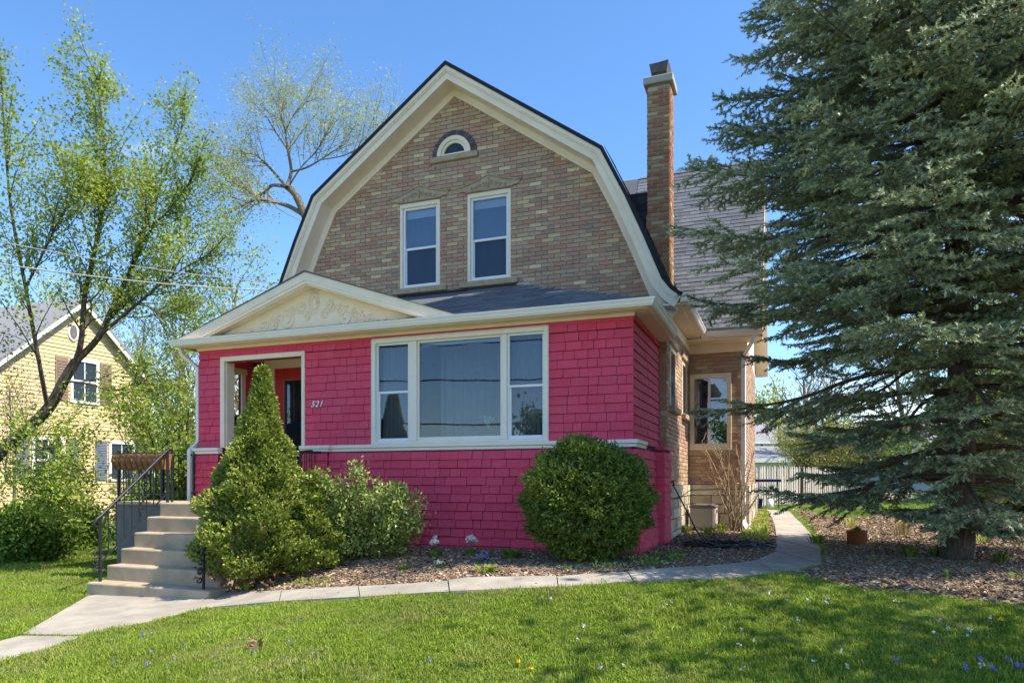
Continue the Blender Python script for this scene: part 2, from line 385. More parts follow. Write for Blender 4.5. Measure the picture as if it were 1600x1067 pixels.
# ------------------------------------------------------------------ ground
def grid(name, x0, x1, y0, y1, nx, ny, m, dz=0, kind='structure', mask=None, own=(0, 0, 0)):
    xs = np.linspace(x0, x1, nx); ys = np.linspace(y0, y1, ny)
    X, Y = np.meshgrid(xs, ys, indexing='ij'); Z = gz(X, Y) + dz
    V = np.stack([X, Y, Z], -1).reshape(-1, 3)
    i, j = np.meshgrid(np.arange(nx - 1), np.arange(ny - 1), indexing='ij'); i = i.ravel(); j = j.ravel()
    F = np.stack([i * ny + j, (i + 1) * ny + j, (i + 1) * ny + j + 1, i * ny + j + 1], -1)
    if mask is not None:
        cx = (xs[i] + xs[i + 1]) / 2; cy = (ys[j] + ys[j + 1]) / 2; F = F[mask(cx, cy)]
    o = mesh_np(name, V, F, m, None, None, True); return tag(o, kind=kind)
near = grid('lawn_ground', -30, 20, -12, 45, 251, 286, M['lawn'])
tag(near, 'gently sloping green lawn ground round the house', 'lawn')
def far_ground():
    mb = MB(); R = 1500
    ring = [(-30, -12), (20, -12), (20, 45), (-30, 45)]
    o_ = [(-R, -R), (R, -R), (R, R), (-R, R)]
    e = []
    # border vertices follow the near ground's own border heights
    sides = [[(x, -12) for x in np.linspace(-30, 20, 26)], [(20, y) for y in np.linspace(-12, 45, 30)], [(x, 45) for x in np.linspace(20, -30, 26)], [(-30, y) for y in np.linspace(45, -12, 30)]]
    for s, (a, b) in zip(sides, [(0, 1), (1, 2), (2, 3), (3, 0)]):
        for k in range(len(s) - 1):
            t0 = k / (len(s) - 1); t1 = (k + 1) / (len(s) - 1)
            A = [o_[a][i] + (o_[b][i] - o_[a][i]) * t0 for i in (0, 1)]; B = [o_[a][i] + (o_[b][i] - o_[a][i]) * t1 for i in (0, 1)]
            mb.add([(s[k][0], s[k][1], float(gz(*s[k]))), (A[0], A[1], 0), (B[0], B[1], 0), (s[k + 1][0], s[k + 1][1], float(gz(*s[k + 1])))], [(0, 1, 2, 3)])
    o = mb.build('distant_ground', M['lawn']); tag(o, 'flat green ground reaching to the horizon', 'ground', kind='structure')
far_ground()
sw_ = MB(); sw_.add([(-30, .1, .03), (20, .1, .03), (20, 1.5, .03), (-30, 1.5, .03)], [(0, 1, 2, 3)]); tag(sw_.build('bounce_sidewalk', M['walk']), 'unseen concrete sidewalk behind the viewpoint, added to bounce warm sunlight', 'sidewalk', kind='structure')  # unseen sidewalk added behind the camera to bounce warm light onto the facade
st_ = MB(); st_.add([(-60, -11, .02), (40, -11, .02), (40, -2.6, .02), (-60, -2.6, .02)], [(0, 1, 2, 3)]); tag(st_.build('street', M['walk']), 'unseen pale concrete street, added to bounce warm sunlight onto the house front', 'street', kind='structure')  # pale street added out of view so sunlit concrete lifts the shaded front
# walkway outlines read off the ground
WALK = [((330, 932), (335, 949)), ((440, 926), (436, 940)), ((560, 919), (562, 933)), ((700, 911), (702, 925)), ((870, 904), (872, 918)), ((980, 897), (990, 909)),
        ((1100, 888), (1112, 904)), ((1180, 879), (1215, 897)), ((1212, 864), (1284, 882)), ((1213, 845), (1283, 860)), ((1211, 825), (1272, 838)), ((1206, 810), (1254, 818)), ((1196, 797), (1234, 797))]
WP = [(ong(*a), ong(b[0], b[1] + 3.5)) for a, b in WALK]
slabs = []
for k in range(len(WP) - 1):
    slabs.append([WP[k][1], WP[k + 1][1], WP[k + 1][0], WP[k][0]])
e = [ong(138, 933), ong(332, 929), ong(338, 950), ong(250, 970), ong(131, 996), ong(34, 994)]
slabA = [e[5], e[4], e[3], e[2], e[1], e[0]]
far_l = [ong(33, 997), ong(130, 998), ong(0, 1038)]
d1 = np.array(ong(0, 1038)) - np.array(ong(130, 998)); d1 = d1 / np.linalg.norm(d1)
b0 = np.array(ong(130, 998)); a0 = np.array(ong(33, 997))
def shrink(poly, g):
    c = np.mean(poly, 0); return [tuple(np.array(p) + (c - np.array(p)) / max(np.linalg.norm(c - np.array(p)), 1e-6) * g) for p in poly]
slabs_all = [slabA]
for k in range(3):
    s0, s1 = k * 1.3, (k + 1) * 1.3
    slabs_all.append([tuple(a0 + d1 * s1), tuple(b0 + d1 * s1), tuple(b0 + d1 * s0), tuple(a0 + d1 * s0)])
slabs_all += slabs
walk = mesh_np('walkway', [(p[0], p[1], float(gz(*p)) + .004) for s in slabs_all for p in s[:4]], [[4 * k + 3, 4 * k + 2, 4 * k + 1, 4 * k] for k in range(len(slabs_all))], M['soil'])
tag(walk, 'narrow concrete walk curving past the mulch bed and up the right side of the house', 'walkway', kind='structure')
def subdiv_edge(poly, n=4):
    r = []
    for i in range(len(poly)):
        a = np.array(poly[i]); b = np.array(poly[(i + 1) % len(poly)])
        for k in range(n): r.append(tuple(a + (b - a) * k / n))
    return r
for s in slabs_all:
    q = shrink(s, .006)
    dz = random.uniform(.028, .042)
    mb = MB()
    if len(q) == 4:
        n = 6; G = []
        for i in range(n + 1):
            for j in range(4):
                a = np.array(q[0]) + (np.array(q[1]) - np.array(q[0])) * i / n; b = np.array(q[3]) + (np.array(q[2]) - np.array(q[3])) * i / n
                p = a + (b - a) * j / 3; G.append((p[0], p[1], float(gz(*p)) + dz))
        fs = [(i * 4 + j, (i + 1) * 4 + j, (i + 1) * 4 + j + 1, i * 4 + j + 1) for i in range(n) for j in range(3)]
        mb.add(G, fs)
        bd = [(i * 4) for i in range(n + 1)] + [n * 4 + j for j in range(1, 4)] + [(i * 4 + 3) for i in range(n - 1, -1, -1)] + [j for j in (2, 1)]
        lo = [(G[i][0], G[i][1], G[i][2] - .1) for i in bd]; base = len(G); m_ = len(bd)
        mb.add([G[i] for i in bd] + lo, [(k, m_ + k, m_ + (k + 1) % m_, (k + 1) % m_) for k in range(m_)])
    else:
        mb.prism(q, lambda p: (p[0], p[1], float(gz(*p)) - .08), lambda p: (p[0], p[1], float(gz(*p)) + dz))
    mb.build('slab', M['walk'], walk, bevel=.008)
BED1 = [WP[k][0] for k in range(len(WP))] + [(-1.0, 22), (-1.7, 14), (-1.7, 8.9), (-6.55, 8.9), (-6.45, 7.9), (-6.4, 6.72)]
BED2 = [ong(1236, 797), ong(1262, 812), ong(1280, 836), ong(1290, 862), ong(1280, 889), ong(1225, 899), ong(1330, 918), ong(1450, 932), ong(1600, 950), ong(1800, 985), (9.5, 8), (10, 16), ong(1600, 802), ong(1450, 800), ong(1390, 806), ong(1330, 812), ong(1280, 806)]
WALKP = slabs_all
def in_walk(x, y):
    r = np.zeros(np.shape(x), bool)
    for s in WALKP: r |= inpoly(x, y, s)
    return r
bedmask = lambda x, y: (inpoly(x, y, BED1) | inpoly(x, y, BED2))
b1 = grid('mulch_bed', -7.5, 10.5, 4.5, 24, 226, 260, M['soil'], dz=.012, mask=bedmask)
tag(b1, 'brown bark mulch beds along the house and under the spruce', 'mulch bed')
# driveway or street seen beyond the fence
rd = MB(); a, b = ong(1400, 795), ong(1900, 800)
rd.add([(9, 19, .70), (40, 17, .70), (40, 22, .70), (9, 24, .70)], [(0, 1, 2, 3)])
tag(rd.build('side_street', M['asphalt']), 'grey street glimpsed behind the spruce trunk', 'road', kind='structure')
# ------------------------------------------------------------------ the house
H = thing('brick_house', (-5.16, 12, .5), 'gambrel roofed brick house with a bright pink shingled front porch', 'house')
F0, XR, XL = 8.86, -1.732, -8.69
ZB, ZT, BELT0, BELT1 = .42, 3.60, 1.915, 2.01
YG = 10.94; XC = -5.16
prof = [(0, 8.37), (2.62, 6.54), (3.0, 5.78), (3.28, 5.14), (3.45, 4.72), (3.55, 4.48), (3.67, 4.32), (3.82, 4.20)]
line = [(XC - a, b) for a, b in prof[::-1]] + [(XC + a, b) for a, b in prof[1:]]
def offset(line, o):
    r = []; n = len(line)
    for i in range(n):
        p = np.array(line[i]); ds = []
        if i > 0: ds.append((p - np.array(line[i - 1])))
        if i < n - 1: ds.append((np.array(line[i + 1]) - p))
        ns = [np.array((d[1], -d[0])) / np.linalg.norm(d) for d in ds]
        m_ = sum(ns); m_ /= np.linalg.norm(m_); k = max(m_.dot(ns[0]), .3)
        r.append(tuple(p + m_ * o / k))
    return r
def strip(o0, o1, y0, y1, mb=None, tone=0):
    mb = mb or MB(); A = offset(line, o0); B = offset(line, o1); n = len(A)
    vs = [(x, y0, z) for x, z in A] + [(x, y0, z) for x, z in B] + [(x, y1, z) for x, z in A] + [(x, y1, z) for x, z in B]
    fs = []
    for i in range(n - 1):
        fs += [(i, n + i, n + i + 1, i + 1), (2 * n + i, 2 * n + i + 1, 3 * n + i + 1, 3 * n + i), (i, i + 1, 2 * n + i + 1, 2 * n + i), (n + i, 3 * n + i, 3 * n + i + 1, n + i + 1)]
    fs += [(0, 2 * n, 3 * n, n), (n - 1, 2 * n - 1, 4 * n - 1, 3 * n - 1)]
    return mb.add(vs, fs, tone)
roof = strip(-.025, .03, 10.54, 21.5).build('main_roof', M['darkroof'], H)
strip(.03, .085, 10.555, 10.95).build('crown_moulding', M['cream'], H)
strip(.085, .105, 10.575, 10.95).build('moulding_bead', M['pale'], H)
strip(.105, .20, 10.60, 10.95).build('fascia', M['cream'], H)
strip(.20, .305, 10.905, 10.95).build('frieze_board', M['cream'], H)
# back part of the soffit
# gable wall: polygon slab
inner = offset(line, .21)
def halfw(z):
    pts = [(x - XC, zz) for x, zz in offset(line, .295) if x >= XC - 1e-6]
    pts = sorted(pts, key=lambda p: p[1])
    if z <= pts[0][1]: return pts[0][0] if z < pts[0][1] else pts[0][0]
    for (x0, z0), (x1, z1) in zip(pts, pts[1:]):
        if z0 <= z <= z1: return x0 + (x1 - x0) * (z - z0) / max(z1 - z0, 1e-6)
    return 0
XWR = -1.626; XWL = 2 * XC - XWR
gw = MB()
poly = [(XWL, .3), (XWR - .012, .3), (XWR - .012, 4.15)] + [p for p in inner[::-1] if p[1] > 4.3] + [(XWL, 4.15)]
# window openings of the gable are set into the wall: build the slab as columns round the openings
UW = [dict(x0=fx(625.2, YG), x1=fx(687.7, YG), z0=(fz(625, 454, YG) + fz(688, 446, YG)) / 2, z1=(fz(625, 318, YG) + fz(688, 311.5, YG)) / 2, vz=fz(655, 386, YG)),
      dict(x0=fx(730.5, YG), x1=fx(798.5, YG), z0=(fz(730, 441, YG) + fz(798, 433, YG)) / 2, z1=(fz(730, 303.5, YG) + fz(798, 296, YG)) / 2, vz=fz(765, 374, YG))]
zc0 = (UW[0]['z0'] + UW[1]['z0']) / 2; zc1 = (UW[0]['z1'] + UW[1]['z1']) / 2
for w in UW: w['z0'] = zc0; w['z1'] = zc1
AW = dict(xc=fx(710.5, YG), z0=fz(708, 243, YG), r=.305)
def slab_poly(pts, y0, y1, mb): mb.prism(pts, lambda p: (p[0], y0, p[1]), lambda p: (p[0], y1, p[1]))
ga = sorted([(x, z) for x, z in inner], key=lambda p: p[0])
def top_at(x):
    for (xa, za), (xb, zb) in zip(ga, ga[1:]):
        if xa <= x <= xb: return za + (zb - za) * (x - xa) / max(xb - xa, 1e-9)
    return 4.2
def column(xa, xb, zb, zt=None):
    if zt is not None: gw.box(xa, xb, YG + .01, YG + .3, zb, zt); return
    xs = [xa] + [p[0] for p in ga if xa < p[0] < xb] + [xb]
    slab_poly([(xa, zb), (xb, zb)] + [(x, top_at(x)) for x in xs[::-1]], YG + .01, YG + .3, gw)
xsplit = [XWL, UW[0]['x0'], UW[0]['x1'], UW[1]['x0'], UW[1]['x1'], XWR - .012]
column(xsplit[0], xsplit[1], .3); column(xsplit[2], xsplit[3], .3); column(xsplit[4], xsplit[5], .3)
zmid = AW['z0'] - .2
for w in UW: column(w['x0'], w['x1'], .3, w['z0']); column(w['x0'], w['x1'], w['z1'])
gable = gw.build('gable_wall', M['mortar'], H)
def btone():
    r = random.random()
    return random.uniform(.0, .65) if r < .68 else (random.uniform(.6, .84) if r < .88 else random.uniform(.85, .98))
holesG = [lambda z, w=w: ((w['x0'], w['x1']) if w['z0'] - .0 < z < w['z1'] + .0 else None) for w in UW]
# hood lintels and sills
HO = [dict(x0=fx(603.5, YG), x1=fx(706.7, YG), z=fz(640, 312, YG), za=fz(655, 287, YG)), dict(x0=fx(709.5, YG), x1=fx(819, YG), z=fz(745, 299, YG), za=fz(768, 271, YG))]
zh = UW[0]['z1'] + .005; zha = zh + .30
for w in UW:
    holesG.append(lambda z, w=w: ((w['x0'] - .14, w['x1'] + .14) if w['z0'] - .1 < z < w['z0'] else None))
    holesG.append(lambda z, w=w: ((w['x0'] - .1, w['x1'] + .1) if zh < z < zh + .12 else ((w['x0'] + .15, w['x1'] - .15) if zh + .12 <= z < zh + .2 else None)))
RA = .42
holesG.append(lambda z: (AW['xc'] - math.sqrt(max(RA ** 2 - (z - AW['z0']) ** 2, 0)), AW['xc'] + math.sqrt(max(RA ** 2 - (z - AW['z0']) ** 2, 0))) if AW['z0'] < z < AW['z0'] + RA else None)
holesG.append(lambda z: (AW['xc'] - .44, AW['xc'] + .44) if AW['z0'] - .1 < z < AW['z0'] else None)
lay('brick', gable, M['brick'], 4.0, 8.1, .067, lambda z: [(XC - halfw(z), XC + halfw(z))] if halfw(z) > .05 else [], holesG,
    lambda a, z: ((a, YG + .01, z), 0, 0), .2, .213, .010, .010, .018, True, btone)
# steel grey step flashing where the porch roof climbs the brick
for k in range(5):
    x = fx(810 + k * 17, YG) ; MB().box(x, x + .2, YG - .016, YG + .004, 4.50 - k * .05, 4.71 - k * .055).build('step_flashing', M['flash'], gable)
def dh_window(parent, x0, x1, z0, z1, vz, Y, casing=.055, cm='cream', sash='white', blind=.2, recess=.09, glass='glass_up', lower='screen', shut=True, name='window'):
    w = MB()
    w.box(x0, x0 + casing, Y - .012, Y + .12, z0, z1).box(x1 - casing, x1, Y - .012, Y + .12, z0, z1).box(x0 + casing, x1 - casing, Y - .012, Y + .12, z1 - casing * 1.4, z1).box(x0 + casing, x1 - casing, Y - .012, Y + .12, z0, z0 + casing * .5)
    W_ = w.build(name, M[cm], parent, bevel=.006)
    a, b, c, d = x0 + casing, x1 - casing, z0 + casing * .5, z1 - casing * 1.4
    t = .035; y = Y + .02
    f = MB(); f.box(a, a + t, y, y + .07, c, d).box(b - t, b, y, y + .07, c, d).box(a + t, b - t, y, y + .07, d - t, d).box(a + t, b - t, y, y + .07, c, c + t * 1.2)
    f.box(a + t, b - t, y + .02, y + .055, vz - .02, vz + .02)
    f.box(a + t, a + t + .018, y + .03, y + .06, c + t, vz).box(b - t - .018, b - t, y + .03, y + .06, c + t, vz)
    f.build('sash', M[sash], W_, bevel=.004)
    return W_, (a + t, b - t, c + t * 1.2, d - t, y)
# windows hang on the house; glass, sash are sub-parts
for i, w in enumerate(UW):
    W_, (a, b, c, d, y) = dh_window(H, w['x0'], w['x1'], w['z0'], w['z1'], w['z0'] + (w['z1'] - w['z0']) * .47, YG, name='upper_window')
    W_['label'] = ('left' if i == 0 else 'right') + ' upstairs sash window with white vinyl sashes in chipped cream casing'
    vz = w['z0'] + (w['z1'] - w['z0']) * .47
    MB().box(a, b, y + .036, y + .040, vz + .02, d).build('pane', M['glass_up'], W_)
    MB().box(a, b, y + .042, y + .046, c, vz - .02).build('pane', glass_mat('lower_pane', .02), W_)
    MB().box(a, b, y + .075, y + .08, c, vz).build('insect_screen', M['screen'], W_)
    MB().box(a, b, y + .075, y + .08, d - .13, d).build('blind', M['blind'], W_)
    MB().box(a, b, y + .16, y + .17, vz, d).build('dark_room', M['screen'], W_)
    # sandstone sill with rough face
    MB().box(w['x0'] - .13, w['x1'] + .13, YG - .06, YG + .1, w['z0'] - .098, w['z0'] - .002).build('sill', M['stone_sill'], W_, bevel=.01)
# carved hood lintels
for i, w in enumerate(UW):
    xa, xb = w['x0'] - .2, w['x1'] + .2; xm = (xa + xb) / 2
    mb = MB()
    prof2 = [(w['x0'] - .02, zh), (w['x1'] + .02, zh), (w['x1'] + .04, zh + .03), (xb - .06, zh + .04), (xb, zh + .13), (xb - .10, zh + .115), (xm + .22, zh + .19), (xm, zh + .27), (xm - .22, zh + .19), (xa + .10, zh + .115), (xa, zh + .13), (xa + .06, zh + .04), (w['x0'] - .04, zh + .03)]
    slab_poly(prof2, YG - .035, YG + .05, mb)
    hd = mb.build('carved_hood', M['stone_sill'], H, bevel=.006)
    mb = MB()
    top = prof2[4:11]
    mb.tube([(x, YG - .04, z - .008) for x, z in top], .016, 6)
    mb.tube([(w['x0'] - .02, YG - .04, zh + .012), (w['x1'] + .02, YG - .04, zh + .012)], .012, 6)
    for sgn in (-1, 1):
        for k in range(4):
            cx = xm + sgn * (.07 + .075 * k); cz = zh + .11 - k * .018; R_ = .045 - k * .006
            mb.tube([(cx + R_ * (1 - t / 14) * math.cos(t * .8) * sgn, YG - .038, cz + R_ * (1 - t / 14) * math.sin(t * .8)) for t in range(13)], .008, 4)
    mb.tube([(xm, YG - .04, zh + .05), (xm, YG - .04, zh + .2)], .014, 5)
    mb.build('carving', M['stone_sill'], hd)
# arched attic window
aw = MB(); xc, z0 = AW['xc'], AW['z0']
def arch(r0, r1, y0, y1, mb, n=18):
    vs = []; 
    for k in range(n + 1):
        a = math.pi * k / n
        for r_ in (r0, r1):
            for y in (y0, y1): vs.append((xc + r_ * math.cos(a), y, z0 + r_ * math.sin(a)))
    fs = []
    for k in range(n):
        b = k * 4
        fs += [(b, b + 2, b + 6, b + 4), (b + 1, b + 5, b + 7, b + 3), (b + 2, b + 3, b + 7, b + 6), (b, b + 4, b + 5, b + 1)]
    fs += [(0, 1, 3, 2), (n * 4, n * 4 + 2, n * 4 + 3, n * 4 + 1)]
    mb.add(vs, fs)
arch(.245, .312, YG - .055, YG + .012, aw)
A_ = aw.build('arched_window', M['cream'], H); A_['label'] = 'small half round attic window under the roof peak'
m2 = MB(); arch(.195, .2445, YG - .03, YG + .012, m2); m2.box(xc - .194, xc + .194, YG - .028, YG + .012, z0 + .002, z0 + .03); m2.build('frame', M['cream'], A_)
m2 = MB(); n = 16; m2.add([(xc, YG + .002, z0)] + [(xc + .20 * math.cos(math.pi * k / n), YG + .002, z0 + .20 * math.sin(math.pi * k / n)) for k in range(n + 1)], [(0, k + 1, k + 2) for k in range(n)]); m2.build('pane', M['darkglass'], A_)
MB().box(xc - .44, xc + .44, YG - .06, YG + .02, z0 - .098, z0 - .003).build('sill', M['stone_sill'], A_, bevel=.01)
for k in range(25):
    a0_ = math.pi * (k + .08) / 25; a1_ = math.pi * (k + .92) / 25; mb = MB()
    pts = [(xc + r_ * math.cos(a), z0 + r_ * math.sin(a)) for a, r_ in ((a0_, .316), (a0_, .41), (a1_, .41), (a1_, .316))]
    slab_poly(pts, YG - .028, YG + .02, mb); mb.T = [random.random()] * len(mb.T); mb.build('arch_brick', M['arch_brick'], A_)
# ------------------------------------------------------------------ side wall and bay
YB = 13.66; XBR = -.596; YBE = 18.6
sw = MB()
sw.box(XWR - .3, XWR - .006, YG + .012, YB, 1.42, 4.05)
side = sw.build('side_wall', M['mortar'], H)
SIDEW = [(11.3, 11.95, 2.67, 3.62), (12.75, 13.35, 2.67, 3.62)]
lay('brick', side, M['brick'], 1.42, 4.05, .067, lambda z: [(YG + .02, YB)], [lambda z, s=s: (s[0], s[1]) if s[2] < z < s[3] else None for s in SIDEW],
    lambda a, z: ((XWR - .006, a, z), 0, rad(90)), .2, .213, .01, .01, .018, True, btone)
for (a, b, c, d) in SIDEW:
    W_ = MB().box(XWR - .012, XWR + .012, a, a + .07, c, d).box(XWR - .012, XWR + .012, b - .07, b, c, d).box(XWR - .012, XWR + .012, a + .07, b - .07, d - .07, d).build('side_window', M['cream'], H)
    W_['label'] = 'narrow side window in the brick wall beside the porch'
    MB().box(XWR - .012, XWR - .003, a + .07, b - .07, c, d - .07).build('pane', M['darkglass'], W_)
    MB().box(XWR - .02, XWR + .09, a - .08, b + .08, c - .1, c - .002).build('sill', M['stone_sill'], W_, bevel=.01)
    MB().box(XWR - .02, XWR + .05, a - .1, b + .1, d + .002, d + .16).build('lintel', M['stone_sill'], W_, bevel=.02)
# sliver of front facing brick beside the porch (main wall corner)
lay('brick', gable, M['brick'], 1.42, 4.05, .067, lambda z: [(XR + .01, XWR + .008)], [], lambda a, z: ((a, YG + .01, z), 0, 0), .1, .213, .01, .01, .02, True, btone)
bay = MB().box(XWR - .3, XBR - .012, YB + .012, YBE, 1.42, 4.05).build('bay_wall', M['mortar'], H)
BW = (fx(1078, YB), fx(1143, YB), fz(1110, 703, YB), fz(1110, 584, YB))
lay('brick', bay, M['brick'], 1.42, 4.05, .067, lambda z: [(XWR, XBR)], [lambda z: (BW[0], BW[1]) if BW[2] - .1 < z < BW[3] else None],
    lambda a, z: ((a, YB + .012, z), 0, 0), .2, .213, .01, .01, .018, True, btone)
lay('brick', bay, M['brick'], 1.42, 4.05, .067, lambda z: [(YB + .02, YBE)], [], lambda a, z: ((XBR - .012, a, z), 0, rad(90)), .2, .213, .01, .01, .018, True, btone)
W_ = MB().box(BW[0], BW[0] + .08, YB - .04, YB + .0, BW[2], BW[3]).box(BW[1] - .08, BW[1], YB - .04, YB, BW[2], BW[3]).box(BW[0] + .08, BW[1] - .08, YB - .04, YB, BW[3] - .09, BW[3]).box(BW[0] + .08, BW[1] - .08, YB - .04, YB, BW[2], BW[2] + .12).build('bay_window', M['cream'], H, bevel=.006)
W_['label'] = 'two light window in the brick bay behind the spruce branches'
xm = (BW[0] + BW[1]) / 2 - .02
MB().box(xm - .022, xm + .022, YB - .03, YB, BW[2] + .12, BW[3] - .09).build('mullion', M['white'], W_)
MB().box(BW[0] + .08, xm - .022, YB - .012, YB - .008, BW[2] + .12, BW[3] - .09).build('pane', M['glass'], W_)
MB().box(xm + .022, BW[1] - .08, YB - .012, YB - .008, BW[2] + .12, BW[3] - .09).build('pane', M['glass_up'], W_)
MB().box(BW[0] + .08, BW[1] - .08, YB - .006, YB - .003, BW[2] + .12, BW[3] - .09).build('curtain', M['screen'], W_)
MB().box(BW[0] - .06, BW[1] + .1, YB - .08, YB + .02, BW[2] - .1, BW[2] - .003).build('sill', M['stone_sill'], W_, bevel=.01)
# limestone foundation, block by block
fd = MB().box(XWR - .3, XWR - .0, YG - .02, YB, .2, 1.415).box(XWR - .3, XBR + .02, YB - .02, YBE, .2, 1.415).build('foundation', M['mortar'], H)
def fcourse(z0, z1, wmin, wmax):
    for (a, b, pl) in ((XWR + .03, XBR + .02, 'F'), (YG - .02, YB - .03, 'R'), (YB - .02, YBE, 'B')):
        x = a
        while x < b - .01:
            w = random.uniform(wmin, wmax)
            if b - x - w < wmin * .6: w = b - x
            sz = (w - .018, random.uniform(.035, .06), z1 - z0 - .018)
            if pl == 'F': piece('stone_block', fd, (x + w / 2, YB - .02, (z0 + z1) / 2), sz, 0, 0, random.random(), M['stone'])
            elif pl == 'R': piece('stone_block', fd, (XWR, x + w / 2, (z0 + z1) / 2), sz, 0, rad(90), random.random(), M['stone'])
            else: piece('stone_block', fd, (XBR + .02, x + w / 2, (z0 + z1) / 2), sz, 0, rad(90), random.random(), M['stone'])
            x += w
zz = .45
for h_, a_, b_ in ((.24, .3, .6), (.2, .2, .5), (.17, .18, .45), (.16, .2, .4), (.20, .5, .9)):
    fcourse(zz, zz + h_, a_, b_); zz += h_
# ------------------------------------------------------------------ cross roof over the bay, eaves and gutters
YE, ZE, YRG, ZRG = 13.22, 4.22, 16.1, 8.33
ang = math.atan2(ZRG - ZE, YRG - YE); Ls = math.hypot(ZRG - ZE, YRG - YE)
XRE = -.30
cr_ = MB()
slab_poly2 = [(YE, ZE), (YRG, ZRG), (2 * YRG - YE, ZE), (2 * YRG - YE, ZE - .06), (YRG, ZRG - .09), (YE, ZE - .06)]
cr_.prism(slab_poly2, lambda p: (XC + 1, p[0], p[1]), lambda p: (XRE, p[0], p[1]))
cross = cr_.build('cross_roof', M['roof'], H)
def roof_place(x0y, z0z, a_):
    def f(a, s):
        return ((a, x0y + s * math.cos(a_) - .004 * math.sin(a_), z0z + s * math.sin(a_) + .004 * math.cos(a_)), -(math.pi / 2 - a_), 0)
    return f
lay('roof_shingle', cross, M['roof'], .0, Ls, .118, lambda s: [(-2.9 - s * .02, XRE)], [], roof_place(YE, ZE, ang), .16, .3, .006, .0, .013, False, None, jit=.0)
# gable end over the bay, facing the spruce
ge = MB().prism([(YE + .45, 4.04), (YRG, ZRG - .2), (2 * YRG - YE - .45, 4.04)], lambda p: (XBR - .2, p[0], p[1]), lambda p: (XBR, p[0], p[1])).build('bay_gable', M['cream'], H)
MB().prism([(YE, ZE - .062), (YRG, ZRG - .092), (YRG, ZRG - .26), (YE, ZE - .2)], lambda p: (XRE - .02, p[0], p[1]), lambda p: (XRE + .01, p[0], p[1])).build('rake_board', M['cream'], H)
MB().prism([(YE + .02, ZE - .13), (YRG, ZRG - .16), (2 * YRG - YE - .02, ZE - .13), (2 * YRG - YE - .02, ZE - .10), (YRG, ZRG - .13), (YE + .02, ZE - .10)], lambda p: (XBR + .004, p[0], p[1]), lambda p: (XRE + .005, p[0], p[1])).build('rake_soffit', M['cream'], H)
MB().box(XWR + .0, XRE, YE - .0, YB + .05, 4.02, 4.06).box(XWR + .28, XRE, YE, YE + .025, 4.06, 4.15).build('bay_soffit', M['cream'], H)
MB().box(XWR, XBR + .03, YB - .03, YB - .0, 3.86, 4.02).build('bay_frieze', M['cream'], H)
def gutter(name, pts, z, parent, hgt=.095, dep=.11, m='gutter', side=None):
    """K-style section swept along pts (2d), outward normal on the right hand side"""
    sec = [(0, 0), (dep * .62, 0), (dep * .80, .3 * hgt), (dep * .86, .55 * hgt), (dep, .82 * hgt), (dep, hgt), (dep - .015, hgt), (dep - .015, hgt - .02), (.012, hgt - .02), (.012, hgt), (0, hgt)]
    mb = MB(); n = len(sec); rows = []
    P_ = [np.array(p, float) for p in pts]
    for i, p in enumerate(P_):
        ns = []
        if i > 0: d = P_[i] - P_[i - 1]; ns.append(np.array((d[1], -d[0])) / np.linalg.norm(d))
        if i < len(P_) - 1: d = P_[i + 1] - P_[i]; ns.append(np.array((d[1], -d[0])) / np.linalg.norm(d))
        m_ = sum(ns) / np.linalg.norm(sum(ns)); k = m_.dot(ns[0])
        rows += [(p[0] + m_[0] * a / k, p[1] + m_[1] * a / k, z + b) for a, b in sec]
    fs = []
    for i in range(len(P_) - 1):
        for j in range(n): fs.append((i * n + j, i * n + (j + 1) % n, (i + 1) * n + (j + 1) % n, (i + 1) * n + j))
    fs += [list(range(n)), [(len(P_) - 1) * n + j for j in range(n)][::-1]]
    mb.add(rows, fs); return mb.build(name, M[m], parent)
XE = XC + 3.80
MB().box(XE - .02, XE + .0, 10.62, YE + .05, 4.10, 4.20).box(XWR - .0, XE - .02, 10.62, YB - .0, 4.075, 4.10).build('eave_soffit', M['cream'], H)
MB().box(XE - .0, XE + .10, 10.545, 10.60, 4.10, 4.215).build('fascia_return', M['cream'], H)
gutter('side_gutter', [(XE + .003, 10.56), (XE + .003, 13.18)], 4.105, H)
gutter('bay_gutter', [(XE + .13, YE - .003), (XRE, YE - .003)], 4.06, H)
MB().box(XWR + .002, XWR + .03, YG + .02, YB - .035, 3.90, 4.07).build('side_frieze', M['cream'], H)
# downspout at the bay corner
ds = MB(); dx, dy = XBR - .03, YB - .09
def dspout(mb, pts, w=.05, d_=.036):
    mb.tube(pts, w, 4, sm=False)
dspout(ds, [(dx + .2, YE - .03, 4.08), (dx + .16, YE + .02, 3.95), (dx, dy + .0, 3.75), (dx, dy, .78)])
D1 = ds.build('bay_downspout', M['white'], H, bevel=.004)
b_ = MB(); dspout(b_, [(dx, dy, .78), (dx + .02, dy - .06, .70), (dx + .10, dy - .30, .60)], .055); b_.build('elbow', M['gutter'], D1)
